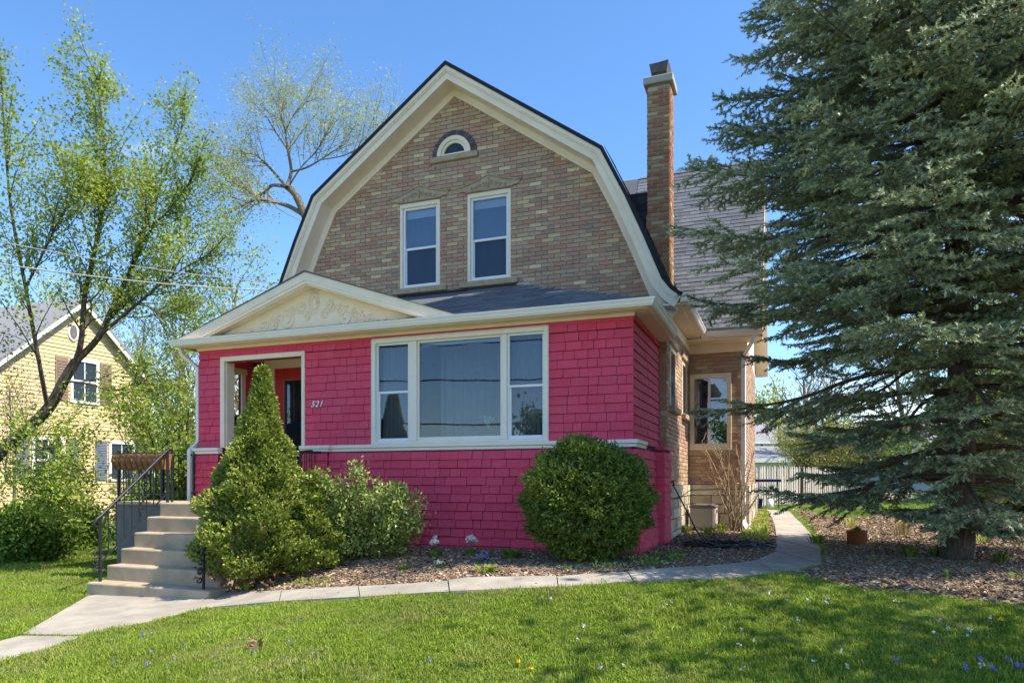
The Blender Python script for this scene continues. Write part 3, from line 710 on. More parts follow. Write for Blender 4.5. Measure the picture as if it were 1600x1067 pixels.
# ------------------------------------------------------------------ chimney
CX0, CX1, CY0, CY1 = fx(1011, 11.85), -1.70, 11.85, 12.27
ch = MB().box(CX0 + .012, CX1 - .012, CY0 + .012, CY1 - .012, 4.2, 8.05).build('chimney', M['mortar'], H)
ctone = lambda: random.choice([random.uniform(0, .75), random.uniform(0, .8), random.uniform(.6, 1)])
chs = lambda z: (CX1 - CX0) / 2
for (pl) in ('F', 'R', 'L'):
    if pl == 'F': sp = lambda z: [(CX0, CX1)]; plc = lambda a, z: ((a, CY0 + .012, z), 0, 0)
    elif pl == 'R': sp = lambda z: [(CY0 + .012, CY1)]; plc = lambda a, z: ((CX1 - .012, a, z), 0, rad(90))
    else: sp = lambda z: [(CY0 + .012, CY1)]; plc = lambda a, z: ((CX0 + .012, a, z), 0, rad(-90))
    lay('brick', ch, M['orange_brick'], 4.25, 8.04, .067, sp, [], plc, .2, .2, .02, .019, .016, True, ctone)
MB().box(CX0 - .055, CX1 + .055, CY0 - .055, CY1 + .055, 8.05, 8.17).build('chimney_cap', M['chimcap'], ch, bevel=.01)
MB().box(CX0 + .07, CX1 - .05, CY0 + .08, CY1 - .08, 8.17, 8.24).build('flue', M['orange_brick'], ch)
fl = MB(); a, b = CX0 + .03, CX1 - .03
fl.prism([(a, 8.42), (a + .03, 8.27), (b - .03, 8.27), (b, 8.44), ((a + b) / 2, 8.425)], lambda p: (p[0], CY0 + .03, p[1]), lambda p: (p[0], CY1 - .03, p[1]))
fl.build('flue_cap', M['cap_metal'], ch)
MB().box(CX0 + .06, CX1 - .06, CY0 + .07, CY1 - .07, 8.235, 8.275).build('flue_screen', M['cap_metal'], ch)
# shingled saddle and tar flashing against the stack
sd = MB().box(CX0 - .42, CX0 - .0, CY0 + .1, CY1 + .35, 5.2, 6.33).build('roof_saddle', M['darkroof'], H)
lay('roof_shingle', sd, M['darkroof'], 5.3, 6.32, .14, lambda z: [(CX0 - .42, CX0 - .01)], [], lambda a, z: ((a, CY0 + .1, z), 0, 0), .2, .3, .004, 0, .012, False)
tb = MB()
for k in range(9):
    zz = 4.5 + k * .15; tb.box(CX0 - .03 if zz > 5.2 else CX1 - .38 + (4.5 - zz) * 0, CX0 + .02 + max(0, (5.4 - zz)) * .42 + random.uniform(-.02, .02), CY0 - .02 - .001 * k, CY0 + .05, zz, zz + .165)
tb.build('tar_flashing', M['tar'], ch, bevel=.01)
# shingle courses on the steep lower slope beside the chimney
for (xa, za), (xb, zb) in (((XC + 2.64, 6.55), (XC + 3.0, 5.80)), ((XC + 3.0, 5.80), (XC + 3.28, 5.16)), ((XC + 3.28, 5.16), (XC + 3.55, 4.50))):
    a_ = math.atan2(za - zb, xb - xa); LL = math.hypot(za - zb, xb - xa)
    lay('roof_shingle', roof, M['darkroof'], 0, LL, .14, lambda s: [(10.56, 14.6)], [lambda s: (CY0, CY1)],
        lambda y, s, xb=xb, zb=zb, a_=a_: ((xb - s * math.cos(a_) + .02 * math.sin(a_), y, zb + s * math.sin(a_) + .02 * math.cos(a_)), -(math.pi / 2 - a_), rad(90)), .2, .3, .004, 0, .014, False)
# ------------------------------------------------------------------ pink porch
OP = (fx(345, F0), fx(477, F0), 3.36)          # entry opening
PW = (-5.49, -2.84, 2.01, 3.51)                # picture window
xpart = -6.25                                  # partition between entry and porch room
ph = MB(); T_ = .14
def wbox(x0, x1, z0, z1, y0=F0, y1=F0 + T_): ph.box(x0, x1, y0 + .01, y1, z0, z1)
wbox(XL, OP[0], ZB, ZT); wbox(OP[0], OP[1], OP[2], ZT); wbox(OP[1], PW[0], ZB, ZT); wbox(PW[0], PW[1], ZB, PW[2]); wbox(PW[0], PW[1], PW[3], ZT); wbox(PW[1], XR - .01, ZB, ZT)
ph.box(XR - T_, XR - .01, F0 + T_, YG, ZB, ZT)                      # right side wall
LW = (9.02, 9.72, 2.02, 3.30)                                       # window opening in the left side wall
TL = .06
ph.box(XL + .01, XL + TL, F0 + T_, LW[0], ZB, ZT).box(XL + .01, XL + TL, LW[1], YG, ZB, ZT).box(XL + .01, XL + TL, LW[0], LW[1], ZB, LW[2]).box(XL + .01, XL + TL, LW[0], LW[1], LW[3], ZT)
ph.box(xpart, xpart + .1, F0 + T_, YG, 1.1, ZT)
YD = 10.05
DX = (fx(433, YD), fx(433, YD) + .93, 3.42)
ph.box(XL + TL, DX[0] - .0, YD + .012, YD + .12, 1.1, ZT).box(DX[1], xpart, YD + .012, YD + .12, 1.1, ZT).box(DX[0], DX[1], YD + .012, YD + .12, DX[2], ZT)
# lower walls stand slightly proud below the belt
porch = ph.build('porch_wall', M['pink_back'], H)
MB().box(XL + .02, XR - .02, F0 + .03, YG, 3.56, 3.60).build('porch_ceiling', M['cream'], H)
MB().box(XL + .02, XR - .02, F0 + .03, YG, 1.10, 1.19).build('porch_floor', M['greyconc'], H)
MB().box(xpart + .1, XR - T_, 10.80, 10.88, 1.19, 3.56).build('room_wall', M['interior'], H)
def ptone(): return random.random()
hol = [lambda z: (OP[0], OP[1]) if z < OP[2] + .0 else None, lambda z: (PW[0], PW[1]) if z < PW[3] else None]
lay('shingle', porch, M['pink'], BELT1 + .0, ZT - .09, .1165, lambda z: [(XL - .015, XR + .012)], hol, lambda a, z: ((a, F0 + .010, z), 0, 0), .10, .30, .007, .006, .024, False, ptone, jit=.0015)
MB().box(XL - .006, XR + .006, F0 - .008, F0 + .012, ZT - .09, ZT).box(XR - .012, XR + .006, F0 + .012, YG, ZT - .05, ZT).build('top_board', M['pink'], H)
lay('shingle', porch, M['pink'], BELT1 - .03, ZT - .04, .1165, lambda z: [(F0 + .0, YG)], [], lambda a, z: ((XR - .010, a, z), 0, rad(90)), .10, .30, .007, .006, .024, False, ptone, jit=.0015)
# inside the entry
lay('shingle', porch, M['pink'], 1.2, ZT - .05, .1165, lambda z: [(XL + T_, xpart)], [lambda z: (DX[0] - .26, DX[1] + .2) if z < DX[2] + .16 else None], lambda a, z: ((a, YD + .012, z), 0, 0), .12, .3, .004, 0, .015, False, ptone)
lay('shingle', porch, M['pink'], 1.2, ZT - .05, .1165, lambda z: [(F0 + T_, YD)], [lambda z: (LW[0] - .1, LW[1] + .1) if LW[2] - .1 < z < LW[3] + .1 else None], lambda a, z: ((XL + TL, a, z), 0, rad(90)), .12, .3, .004, 0, .015, False, ptone)
# lower wall, flared out in a skirt
def flare(z): return .055 + .05 * max(0, (1.0 - (z - .45) / .9))
PIL = (OP[1] + .02, -6.2)
lay('shingle', porch, M['pink'], .50, BELT0, .1165, lambda z: [(XL - .03, OP[0] + .0)], [], lambda a, z: ((a, F0 - .05, z), 0, 0), .11, .3, .007, .006, .026, False, ptone, jit=.002)
lay('shingle', porch, M['pink'], .50, BELT0, .1165, lambda z: [(PIL[0], PIL[1])], [], lambda a, z: ((a, F0 - .085, z), 0, 0), .11, .26, .007, .006, .026, False, ptone, jit=.002)
lay('shingle', porch, M['pink'], .50, BELT0, .1165, lambda z: [(PIL[1] + .003, XR + flare(z) + .02)], [], lambda a, z: ((a, F0 - flare(z), z), -.055 if z < 1.3 else 0, 0), .11, .34, .008, .006, .028, False, ptone, jit=.004)
lay('shingle', porch, M['pink'], .50, BELT0, .1165, lambda z: [(F0 - flare(z), YG + .02)], [], lambda a, z: ((XR + flare(z), a, z), -.055 if z < 1.3 else 0, rad(90)), .11, .3, .008, .006, .028, False, ptone, jit=.004)
lay('shingle', porch, M['pink'], .50, BELT0 + .03, .1165, lambda z: [(10.25, YG - .05)], [], lambda a, z: ((XR + .17, a, z), 0, rad(90)), .11, .3, .008, .006, .028, False, ptone, jit=.004)
lay('shingle', porch, M['pink'], .50, BELT0 + .03, .1165, lambda z: [(XR + .05, XR + .19)], [], lambda a, z: ((a, 10.25, z), 0, 0), .11, .3, .0045, 0, .02, False, ptone, jit=.002)
lw = MB()
lw.box(XL - .028, OP[0], F0 - .05, F0 + .009, .4, BELT0)
lw.box(PIL[0], PIL[1], F0 - .085, F0 + .009, .4, BELT0)
lw.box(XR + .0, XR + .168, 10.251, YG - .05, .4, BELT0 + .03)
lw.prism([(F0 + .009, .3), (F0 - .105, .3), (F0 - .1, .5), (F0 - .05, 1.35), (F0 - .05, BELT0), (F0 + .009, BELT0)], lambda p: (PIL[1] + .003, p[0], p[1]), lambda p: (XR + .05, p[0], p[1]))
lw.prism([(XR - .009, .3), (XR + .105, .3), (XR + .1, .5), (XR + .05, 1.35), (XR + .05, BELT0), (XR - .009, BELT0)], lambda p: (p[0], F0 - .05, p[1]), lambda p: (p[0], 10.25, p[1]))
lw.build('skirt_wall', M['pink_back'], H)
MB().box(PIL[1], XR + .125, F0 - .12, F0 - .09, .3, .56).box(XR + .095, XR + .125, F0 - .09, 10.2, .3, .56).build('base_board', mat('faded_pink_board', (.36, .09, .13), var=.3, scale=6, bump=.3, c2=(.30, .24, .25), patch=(3, .5, .75)), H, bevel=.01)
# belt course: two-step cream moulding
def belt(z0, z1, o):
    mb = MB()
    mb.box(XL - .02 - o, OP[0] + .02, F0 - .05 - o, F0 + .02, z0, z1)
    mb.box(PIL[0] - .04, PIL[1] + o, F0 - .085 - o, F0 + .02, z0, z1)
    mb.box(PIL[1] + o, XR + .03 + o, F0 - .03 - o, F0 + .02, z0, z1)
    mb.box(XR - .02, XR + .03 + o, F0 + .02, 9.5, z0, z1)
    return mb
belt(BELT0 + .045, BELT1, .05).build('belt_cap', M['pale'], H, bevel=.006)
belt(BELT0, BELT0 + .043, .032).build('belt_moulding', M['pale'], H, bevel=.006)
# entry opening casing
oc = MB(); c_ = .07
oc.box(OP[0] - .0, OP[0] + .085, F0 - .022, F0 + T_ + .02, BELT1, OP[2]).box(OP[1] - .06, OP[1], F0 - .022, F0 + T_ + .02, BELT1, OP[2]).box(OP[0], OP[1], F0 - .022, F0 + T_ + .02, OP[2] + .001, OP[2] + .075)
oc.box(OP[0] + .085, OP[0] + .10, F0 + .02, F0 + T_ + .05, BELT1, OP[2])
OC = oc.build('entry_casing', M['cream'], H, bevel=.006)
# side window of the entry (open, looking to the trees)
lwm = MB(); x_ = XL + TL
lwm.box(x_ - .002, x_ + .03, LW[0] - .09, LW[0], LW[2], LW[3]).box(x_ - .002, x_ + .03, LW[1], LW[1] + .09, LW[2], LW[3]).box(x_ - .002, x_ + .04, LW[0] - .12, LW[1] + .12, LW[3], LW[3] + .1).box(x_ - .002, x_ + .05, LW[0] - .1, LW[1] + .1, LW[2] - .05, LW[2]).box(x_ - .05, x_ - .02, LW[0], LW[1], 2.50, 2.545)
lwm.build('entry_side_window', M['cream'], H, bevel=.005)
# front door
dc = MB(); dc.box(DX[0] - .25, DX[0] - .15, YD - .03, YD + .02, 1.19, DX[2] + .0).box(DX[0] - .148, DX[0] - .08, YD - .02, YD + .02, 1.19, DX[2]).box(DX[0] - .078, DX[0] - .03, YD - .035, YD + .02, 1.19, DX[2]).box(DX[1] + .03, DX[1] + .2, YD - .03, YD + .02, 1.19, DX[2]).box(DX[0] - .25, DX[1] + .2, YD - .035, YD + .02, DX[2] + .001, DX[2] + .16)
DR = MB().box(DX[0] - .028, DX[0] + .17, YD - .02, YD + .05, 1.19, DX[2] - .0).box(DX[1] - .17, DX[1] + .028, YD - .02, YD + .05, 1.19, DX[2]).box(DX[0] + .17, DX[1] - .17, YD - .02, YD + .05, DX[2] - .2, DX[2]).box(DX[0] + .17, DX[1] - .17, YD - .02, YD + .05, 1.19, 1.5).build('front_door', M['reddoor'], H, bevel=.006)
DR['label'] = 'red front door with a tall dark storm glass'
dc.build('casing', M['cream'], DR, bevel=.005)
MB().box(DX[0] + .17, DX[1] - .17, YD + .01, YD + .016, 1.5, DX[2] - .2).build('pane', M['glass'], DR)
MB().box(DX[0] + .155, DX[0] + .172, YD - .024, YD + .02, 1.5, DX[2] - .2).box(DX[0] + .155, DX[1] - .155, YD - .024, YD + .02, DX[2] - .215, DX[2] - .198).build('storm_frame', M['brownlid'], DR)
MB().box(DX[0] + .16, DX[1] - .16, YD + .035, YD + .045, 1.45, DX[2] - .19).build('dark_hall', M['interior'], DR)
MB().tube([(DX[1] - .08, YD - .07, 2.12), (DX[1] - .08, YD - .02, 2.12)], .02).build('handle', M['black'], DR)
# picture window
x0, x1, z0_, z1_ = PW
pw = MB(); cs = .055
pw.box(x0, x0 + cs, F0 - .03, F0 + .03, z0_ + .0, z1_).box(x1 - cs, x1, F0 - .03, F0 + .03, z0_, z1_).box(x0 + cs, x1 - cs, F0 - .03, F0 + .03, z1_ - cs, z1_).box(x0 + cs, x1 - cs, F0 - .035, F0 + .03, z0_ + .002, z0_ + .035)
pw.box(x0 - .012, x0 - .0005, F0 - .035, F0 + .0, z0_, z1_ + .012).box(x1 + .0005, x1 + .012, F0 - .035, F0 + .0, z0_, z1_ + .012).box(x0, x1, F0 - .035, F0, z1_ + .0005, z1_ + .014)
PWo = pw.build('picture_window', M['pale'], H, bevel=.005); PWo['label'] = 'wide three part front window of the pink porch'
ml = [fx(639.5, F0), fx(651.5, F0), fx(784.5, F0), fx(792.5, F0)]
MB().box(ml[0], ml[1], F0 - .015, F0 + .06, z0_ + .036, z1_ - cs).build('mullion', M['pale'], PWo, bevel=.008)
MB().box(ml[2], ml[3], F0 - .015, F0 + .06, z0_ + .036, z1_ - cs).build('mullion', M['pale'], PWo, bevel=.008)
# centre light
t = .03; a, b, c, d = ml[1], ml[2], z0_ + .036, z1_ - cs
MB().box(a, a + t, F0 + .01, F0 + .05, c, d).box(b - t, b, F0 + .01, F0 + .05, c, d).box(a + t, b - t, F0 + .01, F0 + .05, c, c + .055).box(a + t, b - t, F0 + .01, F0 + .05, d - .03, d).build('sash', M['pale'], PWo, bevel=.004)
MB().box(a + t, b - t, F0 + .03, F0 + .034, c + .055, d - .03).build('pane', M['glass'], PWo)
MB().box(a + t, b - t, F0 + .07, F0 + .09, d - .08, d - .03).build('blind', M['blind'], PWo)
for (a, b) in ((x0 + cs, ml[0]), (ml[3], x1 - cs)):
    zm_ = (c + d) / 2
    MB().box(a, a + t, F0 + .01, F0 + .05, c, d).box(b - t, b, F0 + .01, F0 + .05, c, d).box(a + t, b - t, F0 + .01, F0 + .05, c, c + .05).box(a + t, b - t, F0 + .01, F0 + .05, d - t, d).box(a + t, b - t, F0 + .005, F0 + .05, zm_ - .017, zm_ + .017).box(a + t, a + t + .022, F0 + .02, F0 + .05, c + .05, zm_ - .018).build('sash', M['white'], PWo, bevel=.004)
    MB().box(a + t, b - t, F0 + .034, F0 + .038, c + .05, zm_ - .017).build('pane', M['glass'], PWo)
    MB().box(a + t, b - t, F0 + .034, F0 + .038, zm_ + .017, d - t).build('pane', M['glass'], PWo)
    # curtain folds
    cm_ = MB(); n = 40; vs = []
    for k in range(n + 1):
        xx = a + t + (b - a - 2 * t) * k / n; yy = F0 + .15 + .018 * math.sin(k * 1.1) + .01 * math.sin(k * .37); vs += [(xx, yy, c), (xx, yy, d)]
    cm_.add(vs, [(2 * k, 2 * k + 2, 2 * k + 3, 2 * k + 1) for k in range(n)], 0, True); cm_.build('curtain', M['curtain'], PWo)
# curtain behind the centre glass, drawn back
cm_ = MB(); n = 70; vs = []
for k in range(n + 1):
    xx = ml[1] + (ml[2] - ml[1]) * k / n; yy = F0 + .75 + .03 * math.sin(k * .8); vs += [(xx, yy, 1.25), (xx, yy, 3.5)]
cm_.add(vs, [(2 * k, 2 * k + 2, 2 * k + 3, 2 * k + 1) for k in range(n)], 0, True); cm_.build('curtain', M['room'], PWo)
# house number
for ch_, k in (('5', 0), ('2', 1), ('1', 2)):
    cu = bpy.data.curves.new('number', 'FONT'); cu.body = ch_; cu.size = .125; cu.extrude = .006; cu.shear = .35; cu.resolution_u = 3; cu.offset = .0008
    to = bpy.data.objects.new('number', cu); C.objects.link(to); bpy.context.view_layer.update()
    dg = bpy.context.evaluated_depsgraph_get(); me = bpy.data.meshes.new_from_object(to.evaluated_get(dg)); bpy.data.objects.remove(to)
    me.transform(Matrix.Rotation(rad(90), 4, 'X')); o = link('house_number', me, H, M['white'])
    o.location = Vector((fx(487.5, F0) + k * .072, F0 - .028, fz(490, 636, F0))) - origin(H); o['label'] = 'white numeral ' + ch_ + ' on the pink wall'
# porch eaves
OV = .2
MB().box(XL - OV, XR + OV, F0 - OV, F0 + .01, ZT + .002, ZT + .022).box(XR + .0, XR + OV, F0 + .01, YG - .02, ZT + .002, ZT + .022).build('porch_soffit', M['cream'], H)
MB().box(XL - OV, XR + OV, F0 - OV - .02, F0 - OV, ZT - .01, ZT + .075).box(XR + OV, XR + OV + .02, F0 - OV - .02, YG - .32, ZT - .01, ZT + .075).box(XL - OV - .02, XL - OV, F0 - OV - .02, YG - .32, ZT - .01, ZT + .075).build('porch_fascia', M['cream'], H)
gutter('front_gutter', [(XL - OV - .021, YG - .4), (XL - OV - .021, F0 - OV - .021), (XR + OV + .021, F0 - OV - .021), (XR + OV + .021, YG - .34)][::1], ZT + .0, H)
# bed mould under the soffit
MB().box(XL - .03, XR + .03, F0 - .03, F0 - .009, ZT - .045, ZT).build('bed_mould', M['cream'], H)
# hipped porch roof
ZR0 = ZT + .085; ZR1 = 4.69; hx = 1.55
e0, e1, yf = XL - OV - .05, XR + OV + .05, F0 - OV - .05
xl2 = e0 + 2.45; xr2 = e1 - 2.45
pr = MB()
pr.add([(e0, yf, ZR0), (e1, yf, ZR0), (e1, YG + .02, ZR0), (e0, YG + .02, ZR0), (xl2, YG + .005, ZR1), (xr2, YG + .005, ZR1)], [(0, 1, 5, 4), (1, 2, 5), (0, 4, 3), (3, 2, 1, 0)])
proof = pr.build('porch_roof', M['roof'], H)
pa = math.atan2(ZR1 - ZR0, YG - yf); PL = math.hypot(ZR1 - ZR0, YG - yf)
lay('roof_shingle', proof, M['roof'], 0, PL, .13, lambda s: [(max(-4.9, e0), e1 - 2.45 * s / PL)], [], roof_place(yf, ZR0, pa), .2, .33, .005, 0, .012, False)
MB().box(fx(622, YG), fx(806, YG), YG - .03, YG + .005, 4.64, 4.72).build('roof_flashing', M['tar'], gable)
# pediment over the entry
PX, PZ, PH_ = -6.48, 4.53, 2.50
pz0 = ZT + .085; py = yf + .0
ped = MB(); ped.add([(PX - PH_ + .25, py + .22, pz0 - .03), (PX + PH_ - .25, py + .22, pz0 - .03), (PX, py + .22, PZ - .1), (PX - PH_ + .25, py + .3, pz0 - .03), (PX + PH_ - .25, py + .3, pz0 - .03), (PX, py + .3, PZ - .1)], [(0, 1, 2), (5, 4, 3), (0, 3, 4, 1)])
PD = ped.build('pediment', mat('tympanum_paint', (.80, .67, .47), rough=.6, var=.05, bump=.1), H)
def rake(o0, o1, y0, y1, m, nm, zb=0):
    mb = MB(); sl_ = (PZ - pz0) / PH_; L1 = math.hypot(1, sl_)
    pts = [(PX - PH_ + o0 * .0 - .0, pz0 - o0 * L1), (PX, PZ - o0 * L1), (PX + PH_, pz0 - o0 * L1), (PX + PH_, pz0 - o1 * L1), (PX, PZ - o1 * L1), (PX - PH_, pz0 - o1 * L1)]
    # clip the feet at the gutter line
    q = [(PX - PH_ + max(0, o0) * L1 / sl_, pz0), (PX, PZ - o0 * L1), (PX + PH_ - max(0, o0) * L1 / sl_, pz0), (PX + PH_ - o1 * L1 / sl_, pz0 - .0), (PX, PZ - o1 * L1), (PX - PH_ + o1 * L1 / sl_, pz0)]
    if o0 < 0: q[0] = (PX - PH_ - .03, pz0 - .01); q[2] = (PX + PH_ + .03, pz0 - .01)
    A = [(x, y0, z) for x, z in q] + [(x, y1, z) for x, z in q]
    fs = [(0, 5, 4, 1), (1, 4, 3, 2), (6, 7, 10, 11), (7, 8, 9, 10), (0, 1, 7, 6), (1, 2, 8, 7), (5, 11, 10, 4), (4, 10, 9, 3), (0, 6, 11, 5), (2, 3, 9, 8)]
    return mb.add(A, fs).build(nm, m, H)
rake(-.022, .0, py - .015, YG - .005, M['roof'], 'pediment_roof')
rake(.0, .11, py + .0, py + .10, M['cream'], 'pediment_rake')
rake(.11, .15, py + .018, py + .12, M['pale'], 'rake_moulding')
rake(.151, .17, py + .05, py + .219, M['cream'], 'rake_soffit')
# scrollwork in relief
sc = MB(); ys = py + .219
def spiral(cx, cz, r, turns, dirn=1, a0=0, rr=.0145):
    n = int(turns * 14); sc.tube([(cx + r * (1 - .8 * k / n) * math.cos(a0 + dirn * k / 14 * 6.283), ys, cz + r * (1 - .8 * k / n) * math.sin(a0 + dirn * k / 14 * 6.283)) for k in range(n + 1)], rr, 5)
zb_ = 3.92
for sgn in (-1, 1):
    for dx_, cz, r in ((.28, .14, .085), (.24, .31, .07), (.52, .10, .15), (.78, .12, .10), (.93, .05, .12), (1.18, .0, .09), (1.38, -.03, .07), (.42, .26, .06), (.66, -.03, .06), (.15, -.03, .07)):
        x = PX + .03 + sgn * dx_; z = zb_ + cz * .85 + .05
        lim = PZ - .3 - abs(x - PX) * .36
        z = min(z, lim - r)
        spiral(x, z, r, 1.6, sgn, 1.2 if sgn > 0 else 1.9)
        for k in range(3): spiral(x + sgn * (r * .8) * math.cos(k * 1.3 + .4), z - .0 + r * .8 * math.sin(k * 1.3 + .4), r * .35, .8, -sgn, k, .008)
    sc.tube([(PX + sgn * (1.4 + .12 * k), ys, zb_ - .05 + .012 * math.sin(k * 2)) for k in range(5)], [.012, .011, .009, .006, .003], 5)
# central mask-like cartouche
sc.tube([(PX + .09 * math.cos(a), ys, zb_ + .2 + .15 * math.sin(a)) for a in np.linspace(0, 6.283, 18)], .013, 5)
sc.tube([(PX + .05 * math.cos(a), ys, zb_ + .2 + .09 * math.sin(a)) for a in np.linspace(0, 6.283, 14)], .016, 5)
for k in range(7):
    a = math.pi * k / 6; sc.tube([(PX + .05 * math.cos(a), ys, zb_ + .34 + .03 * math.sin(a)), (PX + .12 * math.cos(a), ys, zb_ + .34 + .09 * math.sin(a))], [.012, .003], 5)
sc.build('scroll_relief', PD.data.materials[0], PD)
# left downspout
dl = MB(); dspout(dl, [(XL - .27, F0 - .12, ZT + .0), (XL - .25, F0 - .10, ZT - .1), (XL - .06, F0 + .03, ZT - .3), (XL - .05, F0 + .03, 2.12), (XL - .12, F0 - .08, 1.98), (XL - .12, F0 - .08, .6)], .04)
dl.build('left_downspout', M['gutter'], H)
# rear body so that the house is whole from the side
MB().box(XWL, XWL + .3, YG + .32, 21.2, .3, 4.2).box(XWL + .3, XWR - .3, 20.9, 21.2, .3, 6.3).box(XWR - .32, XWR - .02, YBE, 21.2, .3, 4.2).build('rear_wall', M['mortar'], H)
flush_house = True
# ------------------------------------------------------------------ concrete steps and landing
SX0, SX1 = -8.30, -6.42
yy = [6.60, 6.86, 7.07, 7.28, 7.49, 7.71]; zt = [.19, .385, .585, .785, .99, 1.18]
ST = thing('front_steps', (-7.3, 7, .0), 'six weathered concrete front steps up to the porch entry', 'steps')
for k in range(6):
    y1 = yy[k + 1] + .05 if k < 5 else F0 - .14
    mb = MB(); lo = -.15 if k == 0 else zt[k - 1] - .1
    mb.box(SX0 - (.04 if k == 0 else 0), SX1 + (.08 if k == 0 else 0), yy[k], y1, lo, zt[k])
    mb.build('step', M['concrete'], ST, bevel=.022, seg=3)
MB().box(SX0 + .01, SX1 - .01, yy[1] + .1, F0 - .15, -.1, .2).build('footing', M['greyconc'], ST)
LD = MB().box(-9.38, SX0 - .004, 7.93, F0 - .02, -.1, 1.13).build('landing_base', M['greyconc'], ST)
MB().box(-9.42, SX0 - .003, 7.89, F0 - .015, 1.131, 1.18).build('landing', M['concrete'], ST, bevel=.015)
# ------------------------------------------------------------------ railings
def bar(mb, a, b, r=.011, n=4): mb.tube([a, b], r, n, sm=False)
RL = thing('stair_railing', (SX0, 6.7, .19), 'black wrought iron railing climbing the left side of the front steps', 'railing')
xr = SX0 + .06
sl_ = (1.18 - .385) / (7.71 - 6.86)
def zst(y): return .385 + (y - 6.86) * sl_
y0r, y1r = 6.72, 7.80
mb = MB(); bar(mb, (xr, y0r, .19), (xr, y0r, 1.0), .02); mb.build('post', M['iron'], RL)
mb = MB(); bar(mb, (xr, y1r, 1.18), (xr, y1r, 1.95), .02); mb.build('post', M['iron'], RL)
mb = MB(); mb.tube([(xr, y0r - .07, .86), (xr, y0r - .09, .95), (xr, y0r - .05, 1.0), (xr, y0r, 1.03), (xr, y1r, 1.93), (xr, y1r + .06, 1.94)], [.012, .02, .022, .022, .022, .022], 6); mb.build('handrail', M['iron'], RL, )
mb = MB(); bar(mb, (xr, y0r, .43), (xr, y1r, 1.32), .012); mb.build('bottom_rail', M['iron'], RL)
n = 8
for k in range(1, n + 1):
    t = k / (n + 1); y = y0r + (y1r - y0r) * t; mb = MB(); bar(mb, (xr, y, .43 + .89 * t), (xr, y, 1.03 + .9 * t), .008)
    mb.build('baluster', M['iron'], RL)
def scroll(mb, x, y, z, s=1, r=.009):
    for a0, dz in ((0, .05), (math.pi, -.05)):
        mb.tube([(x, y + s * (.045 - .003 * k) * math.cos(a0 + k * .55), z + dz + (.045 - .003 * k) * math.sin(a0 + k * .55)) for k in range(13)], r, 4)
mb = MB(); scroll(mb, xr, y0r - .06, .50); scroll(mb, xr, y0r - .05, .42); mb.build('scroll', M['iron'], RL)
mb = MB(); scroll(mb, xr, 7.35, 1.15); mb.tube([(xr, 7.35, 1.0), (xr, 7.30, 1.1), (xr, 7.40, 1.25), (xr, 7.35, 1.38)], .009, 4); mb.build('scroll', M['iron'], RL)
# right side railing, mostly behind the evergreen
R2 = thing('stair_railing', (SX1, 6.75, .19), 'short black iron railing right of the steps, half hidden by the cone evergreen', 'railing')
xr2_ = fx(318, 6.7)
mb = MB(); bar(mb, (xr2_, 6.7, .19), (xr2_, 6.7, .62), .018); mb.build('post', M['iron'], R2)
mb = MB(); scroll(mb, xr2_, 6.64, .36); scroll(mb, xr2_, 6.65, .46); mb.build('scroll', M['iron'], R2)
mb = MB(); mb.tube([(xr2_, 6.66, .60), (xr2_, 6.7, .66), (SX1 - .02, 7.1, 1.1), (SX1, 7.8, 1.86), (-6.42, F0 - .16, 1.93)], .018, 6); mb.build('handrail', M['iron'], R2)
for k in range(8):
    y = 7.82 + k * .125; mb = MB(); bar(mb, (SX1, y, 1.2), (SX1, y, 1.9), .008); mb.build('baluster', M['iron'], R2)
mb = MB(); bar(mb, (SX1, 7.8, 1.28), (SX1, 8.72, 1.28)); mb.build('bottom_rail', M['iron'], R2)
mb = MB(); mb.tube([(fx(462, 8.6), 8.62, 1.915), (fx(500, 8.6), 8.62, 1.90)], .018, 6)
for u in (468, 476, 484, 492): bar(mb, (fx(u, 8.62), 8.62, 1.33), (fx(u, 8.62), 8.62, 1.9), .008)
mb.build('wall_end', M['iron'], R2)
# landing railing
R3 = thing('landing_railing', (-9.35, 7.95, 1.18), 'black iron railing round the small landing left of the steps', 'railing')
xl_ = -9.36; yf_, yb_ = 7.94, F0 - .08; zr = 1.90
def rail_run(a, b, n, root):
    a = Vector(a); b = Vector(b); mb = MB(); mb.tube([a + Vector((0, 0, zr)), b + Vector((0, 0, zr))], .014, 4, sm=False); mb.build('top_rail', M['iron'], root)
    mb = MB(); mb.tube([a + Vector((0, 0, 1.30)), b + Vector((0, 0, 1.30))], .01, 4, sm=False); mb.build('bottom_rail', M['iron'], root)
    for k in range(n + 1):
        p = a + (b - a) * k / n; mb = MB(); bar(mb, p + Vector((0, 0, 1.18 if k in (0, n) else 1.3)), p + Vector((0, 0, zr + (.05 if k in (0, n) else 0))), .016 if k in (0, n) else .008); mb.build('post' if k in (0, n) else 'baluster', M['iron'], root)
rail_run((xl_, yf_, 0), (SX0 + .0, yf_, 0), 10, R3)
rail_run((xl_, yb_, 0), (XL - .03, yb_, 0), 6, R3)
rail_run((xl_ + .002, yf_ + .02, 0), (xl_ + .002, yb_ - .02, 0), 7, R3)
mb = MB()
for s_ in (-1, 1):
    mb.tube([(-8.8 + s_ * .0, yf_, 1.3), (-8.8 + s_ * .10, yf_, 1.42), (-8.8 + s_ * .05, yf_, 1.55), (-8.8 + s_ * .13, yf_, 1.68), (-8.8 + s_ * .03, yf_, 1.88)], .009, 4)
    scroll(mb, -8.8, yf_ - .0, 1.5, s_)
mb.build('scroll_panel', M['iron'], R3)
